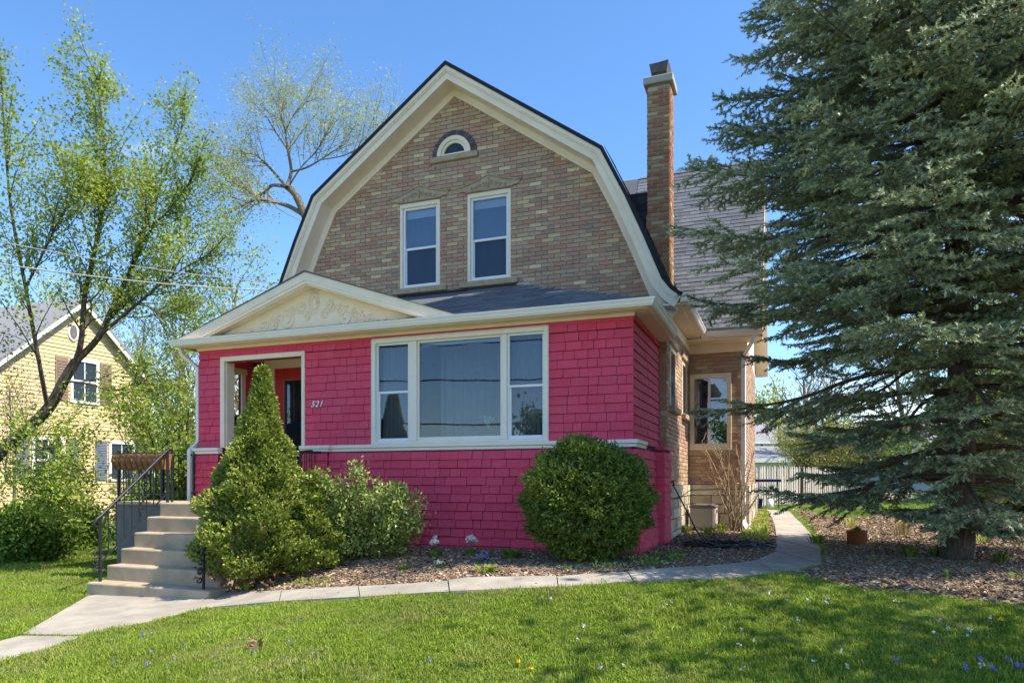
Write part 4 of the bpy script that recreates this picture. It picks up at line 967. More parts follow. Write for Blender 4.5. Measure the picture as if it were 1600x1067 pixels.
# coir window box on the railing
PB = thing('railing_planter', (-8.8, 7.85, 1.64), 'brown coir lined wire planter hanging on the landing railing', 'planter')
xa, xb = fx(183, 7.86), fx(263, 7.86)
mb = MB(); n = 22
ring = []
vs = []
for k in range(n + 1):
    t = k / n; x = xa + (xb - xa) * t; w = .0
    for (yo, z) in ((.10, 1.885), (-.09, 1.88 + random.uniform(-.012, .014)), (-.11 + random.uniform(-.01, .01), 1.78), (-.06 + random.uniform(-.01, .01), 1.66 + .02 * math.sin(k)), (.06, 1.655)):
        vs.append((x + (.03 * (1 if t < .5 else -1) if z < 1.7 else 0), 7.86 + yo, z))
fs = [(k * 5 + j, (k + 1) * 5 + j, (k + 1) * 5 + (j + 1) % 5, k * 5 + (j + 1) % 5) for k in range(n) for j in range(5) if j != 4] + [(0, 1, 2, 3, 4), tuple(n * 5 + j for j in (4, 3, 2, 1, 0))]
mb.add(vs, fs); mb.build('coir_liner', M['coir'], PB)
mb = MB(); mb.tube([(xa, 7.76, 1.89), (xb, 7.76, 1.89)], .007, 4); mb.tube([(xa + .02, 7.75, 1.66), (xb - .02, 7.75, 1.66)], .006, 4)
for k in range(9):
    x = xa + (xb - xa) * (k + .5) / 9; mb.tube([(x, 7.755, 1.89), (x, 7.735, 1.78), (x, 7.79, 1.65)], .005, 4)
mb.build('wire_frame', M['iron'], PB)
# mailbox inside the entry
MBX = thing('mailbox', (XL + .35, 9.5, 1.9), 'black domed mailbox on the left wall inside the entry', 'mailbox')
mx0, mx1 = fx(354, 9.25), fx(387, 9.25); mzb, mzt = fz(370, 671, 9.25), fz(370, 648, 9.25)
prof3 = [(9.17, mzb), (9.36, mzb), (9.36, mzt - .08)] + [(9.265 + .095 * math.cos(a), mzt - .08 + .08 * math.sin(a)) for a in np.linspace(.3, 2.84, 7)] + [(9.17, mzt - .08)]
MB().prism(prof3, lambda p: (mx0, p[0], p[1]), lambda p: (mx1 - .004, p[0], p[1])).build('box', M['black'], MBX, bevel=.004)
MB().prism([(9.265 + (y - 9.265) * 1.05, (z - mzb) * 1.03 + mzb - .004) for y, z in prof3], lambda p: (mx1 - .003, p[0], p[1]), lambda p: (mx1 + .012, p[0], p[1])).build('door', M['black'], MBX, bevel=.003)
MB().box(mx0 + .02, mx0 + .05, 9.2, 9.33, 1.19, mzb - .001).build('stand', M['black'], MBX)
# ------------------------------------------------------------------ vegetation helpers
def rnd_unit(n):
    v = RNG.normal(size=(n, 3)); return v / np.linalg.norm(v, axis=1)[:, None]
def leaf_quads(Pn, size, asp=.55, up=None, upw=0, bendn=None):
    """one diamond leaf per point; returns V,F"""
    n = len(Pn); d = rnd_unit(n)
    if up is not None: d = d + np.asarray(up) * upw; d /= np.linalg.norm(d, axis=1)[:, None]
    q = rnd_unit(n); s = np.cross(d, q); s /= np.maximum(np.linalg.norm(s, axis=1), 1e-6)[:, None]
    sz = (np.asarray(size) * RNG.uniform(.65, 1.3, n))[:, None]
    a = Pn; b = Pn + d * sz * .5 + s * sz * asp * .5; c = Pn + d * sz; e = Pn + d * sz * .5 - s * sz * asp * .5
    V = np.stack([a, b, c, e], 1).reshape(-1, 3); F = np.arange(4 * n).reshape(n, 4); return V, F
def tri_needles(Pn, dirs, length, width):
    n = len(Pn); q = rnd_unit(n); s = np.cross(dirs, q); s /= np.maximum(np.linalg.norm(s, axis=1), 1e-6)[:, None]
    L_ = np.asarray(length).reshape(-1, 1) if np.ndim(length) else length; W_ = width
    V = np.stack([Pn - s * W_ * .5, Pn + s * W_ * .5, Pn + dirs * L_], 1).reshape(-1, 3); return V, np.arange(3 * n).reshape(n, 3)
def cluster_tone(Pn, sc=1.5, amp=.35):
    x, y, z = (Pn * sc).T
    v = np.sin(x * 1.9 + 1.3 * np.sin(y * 1.3)) * np.cos(y * 2.3 + z * 1.1) * .6 + np.sin(z * 3.1 + x * 1.7) * .4
    return np.clip(.45 + amp * v + RNG.normal(0, .16, len(Pn)), 0, 1)
def tubes_np(segs, n=5):
    """segs: list of (p0,p1,r0,r1) -> V,F arrays"""
    A = np.array([list(s[0]) for s in segs]); B = np.array([list(s[1]) for s in segs]); ra = np.array([s[2] for s in segs]); rb = np.array([s[3] for s in segs])
    d = B - A; d /= np.maximum(np.linalg.norm(d, axis=1), 1e-6)[:, None]
    h = np.where(np.abs(d[:, 2:3]) < .9, np.array([[0, 0, 1.]]), np.array([[1., 0, 0]])); u = np.cross(d, h); u /= np.linalg.norm(u, axis=1)[:, None]; w = np.cross(d, u)
    m = len(segs); V = np.zeros((m, 2 * n, 3))
    for k in range(n):
        a = 2 * math.pi * k / n; o = u * math.cos(a) + w * math.sin(a)
        V[:, k] = A - d * (ra[:, None] * .3) + o * ra[:, None]; V[:, n + k] = B + d * (rb[:, None] * .3) + o * rb[:, None]
    F = np.array([[k, (k + 1) % n, n + (k + 1) % n, n + k] for k in range(n)])
    return V.reshape(-1, 3), (F[None] + (np.arange(m) * 2 * n)[:, None, None]).reshape(-1, 4)
def vrand(s=1): return Vector((random.gauss(0, s), random.gauss(0, s), random.gauss(0, s)))
def grow(segs, tips, p, d, L_, r, lev, par):
    """a wandering limb that splits; tips collect (point, direction)"""
    n = max(3, int(L_ / par.get('step', .25))); n = min(n, 9); st = L_ / n; p = Vector(p); d = Vector(d).normalized()
    for k in range(n):
        r1 = r * (1 - .55 * (k + 1) / n); d = (d + vrand(par.get('wob', .13)) + Vector((0, 0, par.get('up', .05)))).normalized(); q = p + d * st
        segs.append((p, q, r * (1 - .55 * k / n), r1))
        if lev > 0 and k >= par.get('first', 1) - 1:
            for c in range(par.get('kids', 1) if random.random() < par.get('pk', .8) else 0):
                ax = vrand().cross(d).normalized(); a = random.uniform(.45, .95) * par.get('open', 1)
                nd = (d * math.cos(a) + ax * math.sin(a)); grow(segs, tips, q, nd, L_ * random.uniform(.42, .68), r1 * .62, lev - 1, par)
        if lev <= par.get('leaflev', 1): tips.append((q.copy(), d.copy()))
        p = q
    if lev > 0: grow(segs, tips, p, d, L_ * .6, r * .45, lev - 1, par)
def limb(segs, pts, r0, r1):
    """smooth limb through pts; returns resampled points"""
    pts = [Vector(p) for p in pts]; out = []
    for i in range(len(pts) - 1):
        p0 = pts[max(i - 1, 0)]; p1 = pts[i]; p2 = pts[i + 1]; p3 = pts[min(i + 2, len(pts) - 1)]
        for k in range(5):
            t = k / 5; out.append(.5 * ((2 * p1) + (p2 - p0) * t + (2 * p0 - 5 * p1 + 4 * p2 - p3) * t * t + (3 * p1 - p0 - 3 * p2 + p3) * t ** 3))
    out.append(pts[-1]); n = len(out)
    for i in range(n - 1): segs.append((out[i], out[i + 1], r0 + (r1 - r0) * i / n, r0 + (r1 - r0) * (i + 1) / n))
    return [(out[i], (out[min(i + 1, n - 1)] - out[max(i - 1, 0)]).normalized(), r0 + (r1 - r0) * i / n) for i in range(n)]
def finish_tree(root, segs, tips, barkm, leafm, nper, spread, size, leafname='crown', thick=.03, asp=.6, droop=0, upw=0, tsc=1.2):
    big = [s for s in segs if s[2] > thick]; small = [s for s in segs if s[2] <= thick]
    if big: V, F = tubes_np(big, 7); mesh_np('trunk', V, F, M[barkm], root, None, True)
    if small: V, F = tubes_np(small, 3); mesh_np('branches', V, F, M[barkm], root, None, True)
    if nper > 0 and tips:
        T = np.array([list(t[0]) for t in tips]); n = len(T)
        reps = RNG.poisson(nper, n); idx = np.repeat(np.arange(n), reps)
        Pn = T[idx] + RNG.normal(0, spread, (len(idx), 3)); Pn[:, 2] -= np.abs(RNG.normal(0, 1, len(idx))) * droop
        V, F = leaf_quads(Pn, np.full(len(Pn), size), asp, up=(0, 0, 1), upw=upw); mesh_np(leafname, V, F, M[leafm], root, cluster_tone(Pn, tsc))
# ------------------------------------------------------------------ the leaning maple on the left
def PZm(u, v, Z=13.0): return P(u, v, Z)
mp_ = thing('maple_tree', tuple(P(-110, 850, 13)), 'leaning maple with bright yellow green spring leaves at the left edge', 'tree')
segs = []; tips = []
limb(segs, [PZm(-110, 862), PZm(-50, 770), PZm(0, 707), PZm(50, 664), PZm(80, 632), PZm(100, 595), PZm(118, 565)], .13, .08)
par = dict(step=.22, wob=.14, up=.07, kids=1, pk=.75, leaflev=1, open=.9)
limbs = [([(118, 565, 13), (127, 531, 12.9), (133, 460, 12.8), (150, 380, 12.7), (163, 290, 12.6), (160, 200, 12.6), (152, 120, 12.6)], .075),
         ([(118, 565, 13), (155, 525, 13.1), (182, 467, 13.3), (205, 420, 13.5), (228, 350, 13.6), (255, 280, 13.8), (288, 190, 14)], .085),
         ([(205, 420, 13.5), (235, 360, 13.2), (262, 330, 13), (300, 280, 13)], .04),
         ([(75, 640, 13), (60, 560, 12.4), (40, 450, 12.2), (18, 330, 12), (8, 220, 12), (2, 120, 12)], .055),
         ([(155, 525, 13), (220, 470, 12.8), (270, 430, 12.8), (330, 395, 13)], .045),
         ([(100, 595, 13), (140, 600, 12.2), (180, 610, 12), (225, 590, 12)], .03),
         ([(50, 664, 13), (62, 690, 12), (95, 715, 11.8), (130, 735, 11.7)], .03),
         ([(20, 690, 13), (10, 730, 12), (40, 760, 11.9), (90, 770, 11.8)], .03),
         ([(-50, 770, 13), (-60, 600, 12.5), (-70, 400, 12.3), (-60, 250, 12.5), (-40, 120, 12.6)], .08),
         ([(40, 450, 12.2), (70, 390, 12), (100, 330, 12), (130, 300, 12)], .03),
         ([(182, 467, 13.3), (215, 470, 14), (250, 490, 14.2), (290, 500, 14.3)], .025)]
for pts, r in limbs:
    rs = limb(segs, [P(*p) for p in pts], r * .75, .010)
    for i, (p, d, rr) in enumerate(rs):
        if i < len(rs) * .18: continue
        for c in range(2):
            if random.random() < .62:
                ax = vrand().cross(d).normalized(); a = random.uniform(.4, .9); tt = 1 - .5 * i / len(rs)
                grow(segs, tips, p, d * math.cos(a) + ax * math.sin(a), random.uniform(.55, 1.35) * tt, max(rr * .45, .012), 1, par)
finish_tree(mp_, segs, tips, 'bark', 'spring', 16, .10, .060, asp=.6, thick=.022, tsc=.9)
# ------------------------------------------------------------------ tall fine leaved tree behind the gable
Zw = 27
wl = thing('locust_tree', tuple(P(520, 765, Zw)), 'tall thin leaved tree with a bent trunk rising behind the brick gable', 'tree')
segs = []; tips = []
limb(segs, [P(530, 775, Zw), P(525, 560, Zw), P(505, 410, Zw), (P(480, 345, Zw)), P(462, 305, Zw), P(448, 292, Zw)], .24, .11)
par = dict(step=.5, wob=.17, up=.07, kids=1, pk=.9, leaflev=1, open=1.0)
wl_l = [([(470, 333), (450, 322), (425, 315), (398, 313), (380, 322), (350, 335)], .13), ([(448, 292), (425, 290), (412, 302), (395, 303), (378, 292), (352, 282)], .10),
        ([(448, 292), (430, 272), (412, 252), (400, 243), (380, 238)], .09), ([(448, 292), (455, 268), (450, 235), (446, 205), (440, 180), (446, 155)], .10),
        ([(455, 268), (478, 262), (500, 250), (518, 238), (540, 225)], .07), ([(452, 290), (470, 262), (495, 235), (512, 205)], .05), ([(450, 235), (430, 205), (415, 180)], .05), ([(446, 205), (462, 175), (478, 160)], .04), ([(500, 250), (540, 242), (570, 225), (590, 215)], .04)]
for pts, r in wl_l:
    rs = limb(segs, [P(u, v, Zw + random.uniform(-.3, .3)) for u, v in pts], r * .72, .022)
    for i, (p, d, rr) in enumerate(rs):
        if i < len(rs) * .3: continue
        for c in range(2):
            if random.random() < .55:
                ax = vrand().cross(d).normalized(); a = random.uniform(.4, 1.1)
                grow(segs, tips, p, d * math.cos(a) + ax * math.sin(a) + Vector((0, 0, .25)), random.uniform(.9, 1.9), max(rr * .4, .014), 1, par)
finish_tree(wl, segs, tips, 'greybark', 'spring2', 9, .28, .095, asp=.4, thick=.05)
# ------------------------------------------------------------------ generic background trees
def bgtree(name, label, u, v, Z, h, spread, leafm, barkm='greybark', nper=3, size=.14, lev=2, r=.12, kids=1, clear=.25, up=.1, group=None, cat='tree', seed=None, sp=.15, stems=1, lean=0, leafname='crown', asp=.6, tsc=1.0):
    if seed is not None: random.seed(seed)
    base = P(u, v, Z); base.z = float(gz(base.x, base.y)) if abs(base.x) < 29 and base.y < 44 else 0
    t = thing(name, tuple(base), label, cat, group); segs = []; tips = []
    par = dict(step=h * .05, wob=.15, up=up, kids=kids, pk=.85, leaflev=1, open=1)
    for s in range(stems):
        top = base + Vector((random.uniform(-.12, .12) * h + lean * h + (spread * .5 * math.cos(s * 2.4) if stems > 1 else 0), (spread * .5 * math.sin(s * 2.4) if stems > 1 else 0), h * random.uniform(.75, .9)))
        mid = base.lerp(top, .5) + Vector((random.uniform(-.04, .04) * h, 0, 0))
        rs = limb(segs, [base + Vector((0, 0, -.1)), mid, top], r, r * .2)
        for i, (p, d, rr) in enumerate(rs):
            if i < len(rs) * clear: continue
            for c in range(3):
                a = random.uniform(.6, 1.15); ax = vrand().cross(d).normalized(); fr = i / len(rs)
                grow(segs, tips, p, d * math.cos(a) + ax * math.sin(a), spread * random.uniform(.5, .9) * (1.1 - .55 * fr), max(rr * .5, r * .1), lev - 1, par)
        tips.append((top, Vector((0, 0, 1))))
    finish_tree(t, segs, tips, barkm, leafm, nper, sp, size, thick=.04, leafname=leafname, asp=asp, tsc=tsc)
    return t
G1 = 'spring trees behind the left side of the house'
bgtree('leafy_tree', 'yellow green tree just left of the locust trunk, behind the pediment', 395, 770, 21, 7.2, 2.6, 'spring2', nper=3.0, size=.12, r=.10, group=G1, seed=3, up=.14, stems=2, sp=.2)
bgtree('leafy_tree', 'loose light green tree between the yellow house and the pediment', 300, 775, 26, 9.8, 3.6, 'spring', nper=2.2, size=.13, r=.13, group=G1, seed=5, up=.12, stems=2, sp=.25)
bgtree('bare_tree', 'bare reddish twigged tree low behind the left porch eave', 262, 780, 24, 6.8, 3.0, 'mauve', barkm='greybark', nper=1.5, size=.07, r=.09, group=G1, seed=9, up=.14, kids=2, stems=2, leafname='buds', asp=.3)
bgtree('bare_tree', 'thin bare tree against the sky beside the gable roof edge', 440, 775, 32, 10.0, 2.6, 'mauve', nper=.9, size=.08, r=.09, group=G1, seed=11, up=.2, kids=1, stems=2, leafname='buds', asp=.3)
bgtree('bare_tree', 'grey bare tree behind the maple crown', 180, 790, 34, 12.0, 4.2, 'mauve', nper=.8, size=.09, r=.12, group=G1, seed=13, up=.14, leafname='buds', asp=.3)
bgtree('leafy_tree', 'pale green tree far behind the roof of the yellow house', 60, 780, 38, 13.5, 5.0, 'spring2', nper=3, size=.17, r=.16, group=G1, seed=15, up=.1, sp=.35)
bgtree('leafy_tree', 'dense light green tree filling the gap beside the porch corner', 262, 790, 17.5, 3.7, 1.3, 'spring', barkm='bark', nper=4.5, size=.10, r=.06, group=G1, seed=17, up=.06, stems=3, clear=.05, sp=.16)
bgtree('leafy_shrub', 'fresh green shrub between the yellow house and the landing railing', 235, 800, 14.5, 1.2, .6, 'green', barkm='bark', nper=3, size=.085, r=.04, seed=19, cat='shrub', clear=.0, stems=4, sp=.12)
bgtree('leafy_shrub', 'green bush hugging the left corner of the porch behind the railing', 297, 800, 14.0, 2.1, .7, 'spring', barkm='bark', nper=5, size=.085, r=.04, seed=21, cat='shrub', clear=.0, stems=4, sp=.12)
bgtree('leafy_shrub', 'dark green low branching shrub under the leaning maple', 45, 815, 13.2, .75, .6, 'green', barkm='bark', nper=4, size=.09, r=.05, seed=23, cat='shrub', clear=.0, stems=6, sp=.13, up=.0)
bgtree('leafy_shrub', 'dark green shrub at the foot of the yellow house wall, right of the maple shrub', 118, 810, 15.5, .7, .5, 'green', barkm='bark', nper=3, size=.08, r=.04, seed=24, cat='shrub', clear=.0, stems=5, sp=.12, up=.0)
bgtree('blossom_tree', 'small pink budded tree half hidden by the maple leaves', 20, 800, 16, 3.9, 1.6, 'mauve', nper=4, size=.06, r=.05, seed=25, clear=.3, leafname='blossom', asp=.5)
bgtree('leafy_tree', 'fine twigged light green tree behind the maple, left of the yellow house peak', 95, 790, 27, 8.8, 3.4, 'spring2', nper=4.5, size=.09, r=.11, group=G1, seed=16, up=.12, stems=2, sp=.25)
bgtree('leafy_tree', 'thin light green tree right behind the yellow house roof', 205, 790, 31, 10.0, 3.2, 'spring', nper=3.2, size=.10, r=.11, group=G1, seed=18, up=.14, stems=2, sp=.25)
G2 = 'trees in the yards behind the picket fence'
bgtree('yellow_tree', 'pale yellow green tree showing above the far grey roof', 1225, 760, 85, 11.3, 7, 'spring2', nper=4.5, size=.42, r=.3, group=G2, seed=31, sp=.7)
bgtree('bare_tree', 'bare forked tree in front of the far cream house', 1252, 775, 40, 7.6, 3.6, 'mauve', barkm='greybark', nper=.4, size=.09, r=.24, group=G2, seed=33, up=.14, clear=.3, leafname='buds', asp=.3)
bgtree('bare_tree', 'second bare tree right of the forked one, behind the spruce boughs', 1290, 775, 36, 6.6, 3.4, 'mauve', barkm='greybark', nper=.6, size=.09, r=.16, group=G2, seed=35, up=.16, clear=.25, leafname='buds', asp=.3)
bgtree('leafy_shrub', 'yellowish budding shrub behind the fence beside the white garage', 1285, 775, 29, 2.7, 2.4, 'spring2', nper=1.5, size=.08, r=.05, group=G2, seed=37, cat='shrub', clear=0, stems=5, sp=.18)
bgtree('leafy_shrub', 'sparse green shrub behind the fence further right', 1350, 775, 30, 2.6, 2.6, 'green', nper=1.3, size=.09, r=.05, group=G2, seed=39, cat='shrub', clear=0, stems=5, sp=.2)
bgtree('leafy_tree', 'bright green tree seen through the right side of the spruce', 1570, 790, 24, 8.4, 4.0, 'spring', nper=4, size=.16, r=.12, group=G2, seed=41, sp=.3, clear=.05, stems=2)
bgtree('leafy_tree', 'light green tree behind the spruce trunk', 1440, 780, 33, 11.0, 4.6, 'spring2', nper=1.6, size=.14, r=.16, group=G2, seed=43, sp=.4, clear=.2)
bgtree('leafy_tree', 'tall pale green tree behind the upper right spruce boughs', 1610, 780, 30, 15.5, 5.2, 'spring2', nper=2.6, size=.18, r=.18, group=G2, seed=45, sp=.4, clear=.2)
bgtree('leafy_shrub', 'deep green bush low behind the spruce on the right', 1590, 800, 16, 2.5, 1.8, 'green', nper=6, size=.10, r=.05, seed=47, cat='shrub', clear=0, stems=5, sp=.16)
random.seed(99)
# ------------------------------------------------------------------ spruce
SXc, SYc = 1.94, 9.70; SZ0 = float(gz(SXc, SYc))
sp = thing('spruce_tree', (SXc, SYc, SZ0), 'huge blue green spruce with layered drooping boughs on the right', 'tree')
HT = 14.5; segs = []
tk = []
for k in range(40):
    t = k / 39; z = SZ0 - .1 + HT * t; tk.append((Vector((SXc + .05 * math.sin(z * .7) * (1 if t > .02 else 0), SYc + .04 * math.cos(z * .9), z)), .14 * (1 - t) ** .85 + .02 + (.035 * max(0, 1 - k / 2))))
for (a, ra), (b, rb) in zip(tk, tk[1:]): segs.append((a, b, ra, rb))
V, F = tubes_np(segs, 14); mesh_np('trunk', V, F, M['sprucebark'], sp, None, True)
def Rz(z):                         # crown radius by height above the camera datum
    pts = [(0.8, .5), (1.25, .8), (1.5, 2.15), (1.9, 1.85), (2.35, 2.2), (2.75, 3.0), (4.0, 3.0), (5.5, 2.85), (7.0, 2.7), (8.5, 2.4), (11, 1.5), (14.5, .25)]
    for (a, b), (c, d) in zip(pts, pts[1:]):
        if a <= z <= c: return b + (d - b) * (z - a) / (c - a)
    return pts[0][1] if z < pts[0][0] else .2
bs = []; NP = []; ND = []; NT = []; NL = []
z = 1.12; ga_ = 2.39996; kk = 0
def twig(p, d, L_, tone):
    """a fuzzy shoot: needles all round its axis"""
    n = int(L_ / .0066); n = max(n, 7)
    t = np.linspace(0, 1, n)[:, None]; ax = np.array(d); base = np.array(p) + ax * L_ * t
    q = rnd_unit(n); rd = q - (q @ ax)[:, None] * ax; rd /= np.maximum(np.linalg.norm(rd, axis=1), 1e-5)[:, None]
    dr = rd * .85 + ax * .75; dr /= np.linalg.norm(dr, axis=1)[:, None]
    NP.append(base); ND.append(dr); NT.append(np.clip(tone + RNG.normal(0, .10, n) + .22 * (t[:, 0] > .7), 0, 1)); NL.append(np.full(n, .043))
def bough(p0, az, L_, z, lift, thick):
    p = Vector(p0); d = Vector((math.cos(az), math.sin(az), lift)).normalized(); n = 16; st = L_ / n
    tone0 = random.uniform(.28, .62)
    for k in range(n):
        t = (k + 1) / n
        d = (d + Vector((random.gauss(0, .05), random.gauss(0, .05), (-.055 if t < .55 else .06) + random.gauss(0, .025)))).normalized()
        q = p + d * st; bs.append((p.copy(), q.copy(), thick * (1 - .85 * (k / n)), thick * (1 - .85 * t)))
        side = d.cross(Vector((0, 0, 1))).normalized()
        if t > .15:
            for sgn in (-1, 1):
                if random.random() < .93:
                    sub = (L_ * .40) * (1.15 - t) * random.uniform(.6, 1.15) + .12
                    sd = (d * .75 + side * sgn * random.uniform(.6, 1.05) + Vector((0, 0, random.uniform(-.25, .05)))).normalized()
                    m = max(2, int(sub / .085)); sp_ = q.copy(); bare = 0 if t > .5 else .35
                    for j in range(m):
                        sd = (sd + vrand(.06) + Vector((0, 0, -.03 if j < m / 2 else .04))).normalized(); s1 = sp_ + sd * (sub / m)
                        bs.append((sp_.copy(), s1.copy(), .006, .004))
                        fr = (j + 1) / m
                        if fr > bare:
                            tn = tone0 + .1 * fr
                            twig(sp_, sd, sub / m * 1.15, tn)
                            s2 = sd.cross(Vector((0, 0, 1))).normalized()
                            for g in (-1, 1):
                                if random.random() < .8:
                                    td = (sd * .8 + s2 * g * random.uniform(.5, .9) + Vector((0, 0, random.uniform(-.35, .12)))).normalized(); twig(s1, td, random.uniform(.07, .17), tn)
                        sp_ = s1
        if t > .45: twig(p, d, st * 1.1, tone0 + .12)
        p = q
    twig(p, d, .14, tone0 + .2)
while z < 14:
    nb = (5 if z < 3 else 7) if z < 9 else 4
    for b in range(nb):
        az = kk * ga_ + b * 2 * math.pi / nb + random.uniform(-.3, .3)
        L_ = Rz(z) * random.uniform(.80, 1.06)
        # only boughs that matter are dense; those pointing away from view keep the same build
        lift = .17 if z > 3 else .11
        if z > 9: lift = .35
        bough((SXc, SYc, z + random.uniform(-.1, .1)), az, L_, z, lift, .045 * (1 - z / 18))
    if z > 2.2:
        for b in range(2): bough((SXc, SYc, z + .12), random.uniform(-2.7, -.5), Rz(z) * random.uniform(.3, .55), z, .1, .018)
    kk += 1; z += (.36 if z < 3.4 else .27) if z < 8.6 else .5
NP = np.concatenate(NP); ND = np.concatenate(ND); NT = np.concatenate(NT); NL = np.concatenate(NL)
print('needles', len(NP))
V, F = tri_needles(NP, ND, NL, .017)
mesh_np('crown', V, F, M['spruce'], sp, NT)
V, F = tubes_np(bs, 4); mesh_np('branches', V, F, M['sprucebark'], sp, None, True)
# ------------------------------------------------------------------ clipped and loose shrubs by the porch
def shell_points(n, rfun, c, thick=.28, lump=.09, seedp=0, sc=4.5):
    """points in the outer shell of a lumpy body; rfun(unit dir)-> radius vector scale"""
    d = rnd_unit(n); r = rfun(d)
    l = (np.sin(d[:, 0] * sc * 1.7 + seedp) * np.cos(d[:, 1] * sc * 2.1 + seedp * 2) + np.sin(d[:, 2] * sc * 2.6 + d[:, 0] * sc + seedp)) * .5
    t = 1 - np.abs(RNG.normal(0, thick, n)); t = np.clip(t, .25, 1)
    return np.array(c) + d * (r * (1 + lump * l) * t)[:, None], d, t
# round yew in front of the wall
yx, yy_ = -2.08, 7.93; yz = float(gz(yx, yy_))
yew = thing('round_shrub', (yx, yy_, yz), 'dense dark green rounded yew in front of the pink wall right of the picture window', 'shrub')
def ryew(d):
    a, b, c = .69, .66, .71
    z = d[:, 2]; w = np.where(z < 0, 1.0 + .14 * z, 1.0)
    return w / np.sqrt((d[:, 0] / a) ** 2 + (d[:, 1] / b) ** 2 + (d[:, 2] / c) ** 2)
Pn, dd, t = shell_points(9500, ryew, (yx, yy_, yz + .67), .13, .11, 1, 6)
# shoots: each point carries a sprig of small needles leaning outward
def sprigs(Pn, dd, k, ln, sz, asp, spread, upw=.35):
    idx = np.repeat(np.arange(len(Pn)), k); u = np.tile(np.linspace(0, 1, k), len(Pn))[:, None]
    ax = dd + rnd_unit(len(dd)) * .55 + np.array([0, 0, upw]); ax /= np.linalg.norm(ax, axis=1)[:, None]
    B = Pn[idx] + ax[idx] * ln * u; q = rnd_unit(len(B)); d_ = ax[idx] * .7 + q * spread; d_ /= np.linalg.norm(d_, axis=1)[:, None]
    s = np.cross(d_, rnd_unit(len(B))); s /= np.maximum(np.linalg.norm(s, axis=1), 1e-6)[:, None]
    S_ = (sz * RNG.uniform(.7, 1.3, len(B)))[:, None]
    V = np.stack([B, B + d_ * S_ * .5 + s * S_ * asp, B + d_ * S_, B + d_ * S_ * .5 - s * S_ * asp], 1).reshape(-1, 3)
    return V, np.arange(4 * len(B)).reshape(-1, 4), B, idx, u[:, 0]
V, F, B, idx, u = sprigs(Pn, dd, 8, .085, .045, .17, .8)
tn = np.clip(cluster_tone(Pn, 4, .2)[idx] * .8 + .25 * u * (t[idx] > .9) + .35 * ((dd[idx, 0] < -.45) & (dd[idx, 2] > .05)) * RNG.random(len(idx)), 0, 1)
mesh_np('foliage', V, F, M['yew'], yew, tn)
segs = []
for k in range(26):
    a = random.uniform(0, 6.28); q = Vector((yx + .55 * math.cos(a) * random.random(), yy_ + .5 * math.sin(a) * random.random(), yz + random.uniform(.5, 1.2))); segs.append((Vector((yx + .1 * math.cos(a), yy_ + .1 * math.sin(a), yz - .05)), q, .02, .006))
V, F = tubes_np(segs, 5); mesh_np('stems', V, F, M['bark'], yew, None, True)
# cone shaped arborvitae
ax_, ay_ = -6.20, 7.28; az_ = float(gz(ax_, ay_))
arb = thing('cone_evergreen', (ax_, ay_, az_), 'golden green cone shaped arborvitae beside the front steps', 'shrub')
def cone_points(n, cx, cy, z0, h, R0, seedp=0, tipx=0):
    t = RNG.random(n) ** 1.25; prf = np.interp(t, [0, .08, .22, .4, .6, .8, .93, 1], [.74, .93, 1.0, .82, .44, .17, .05, .0])
    th = RNG.random(n) * 6.283; lump = 1 + .17 * np.sin(th * 5 + t * 19 + seedp) + .14 * np.sin(th * 3 - t * 31)
    rr = np.clip(1 - np.abs(RNG.normal(0, .13, n)), .15, 1)
    r = R0 * prf * lump * rr
    return np.stack([cx + tipx * t + r * np.cos(th), cy + r * np.sin(th), z0 + t * h], 1), np.stack([np.cos(th), np.sin(th), np.full(n, .2)], 1), rr
Pn, dd, rr = cone_points(13500, ax_, ay_, az_ + .10, 2.55, .655, 0, .08)
V, F, B, idx, u = sprigs(Pn, dd, 7, .075, .042, .26, .5, .65)
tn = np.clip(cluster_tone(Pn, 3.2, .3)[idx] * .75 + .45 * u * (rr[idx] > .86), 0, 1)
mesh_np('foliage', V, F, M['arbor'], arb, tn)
Pn, dd, rr = cone_points(260, ax_, ay_, az_ + .02, .5, .62, 4)
V, F, B, idx, u = sprigs(Pn, dd, 5, .06, .05, .25, .6, .1); mesh_np('dead_foliage', V, F, M['brownleaf'], arb, RNG.random(len(F)))
segs = [(Vector((ax_, ay_, az_ - .05)), Vector((ax_, ay_, az_ + 2.2)), .05, .01)]
V, F = tubes_np(segs, 7); mesh_np('trunk', V, F, M['bark'], arb, None, True)
lx, ly = fx(487, 7.5), 7.5; lz = float(gz(lx, ly))
lob = thing('low_evergreen', (lx, ly, lz), 'low bright arborvitae tuft at the right foot of the cone evergreen', 'shrub')
Pn, dd, rr = cone_points(3600, lx, ly, lz + .05, 1.15, .38, 2)
V, F, B, idx, u = sprigs(Pn, dd, 7, .07, .042, .26, .5, .5)
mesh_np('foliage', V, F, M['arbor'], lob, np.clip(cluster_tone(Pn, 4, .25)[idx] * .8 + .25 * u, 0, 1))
V, F = tubes_np([(Vector((lx, ly, lz - .05)), Vector((lx, ly, lz + .9)), .03, .008)], 6); mesh_np('trunk', V, F, M['bark'], lob, None, True)
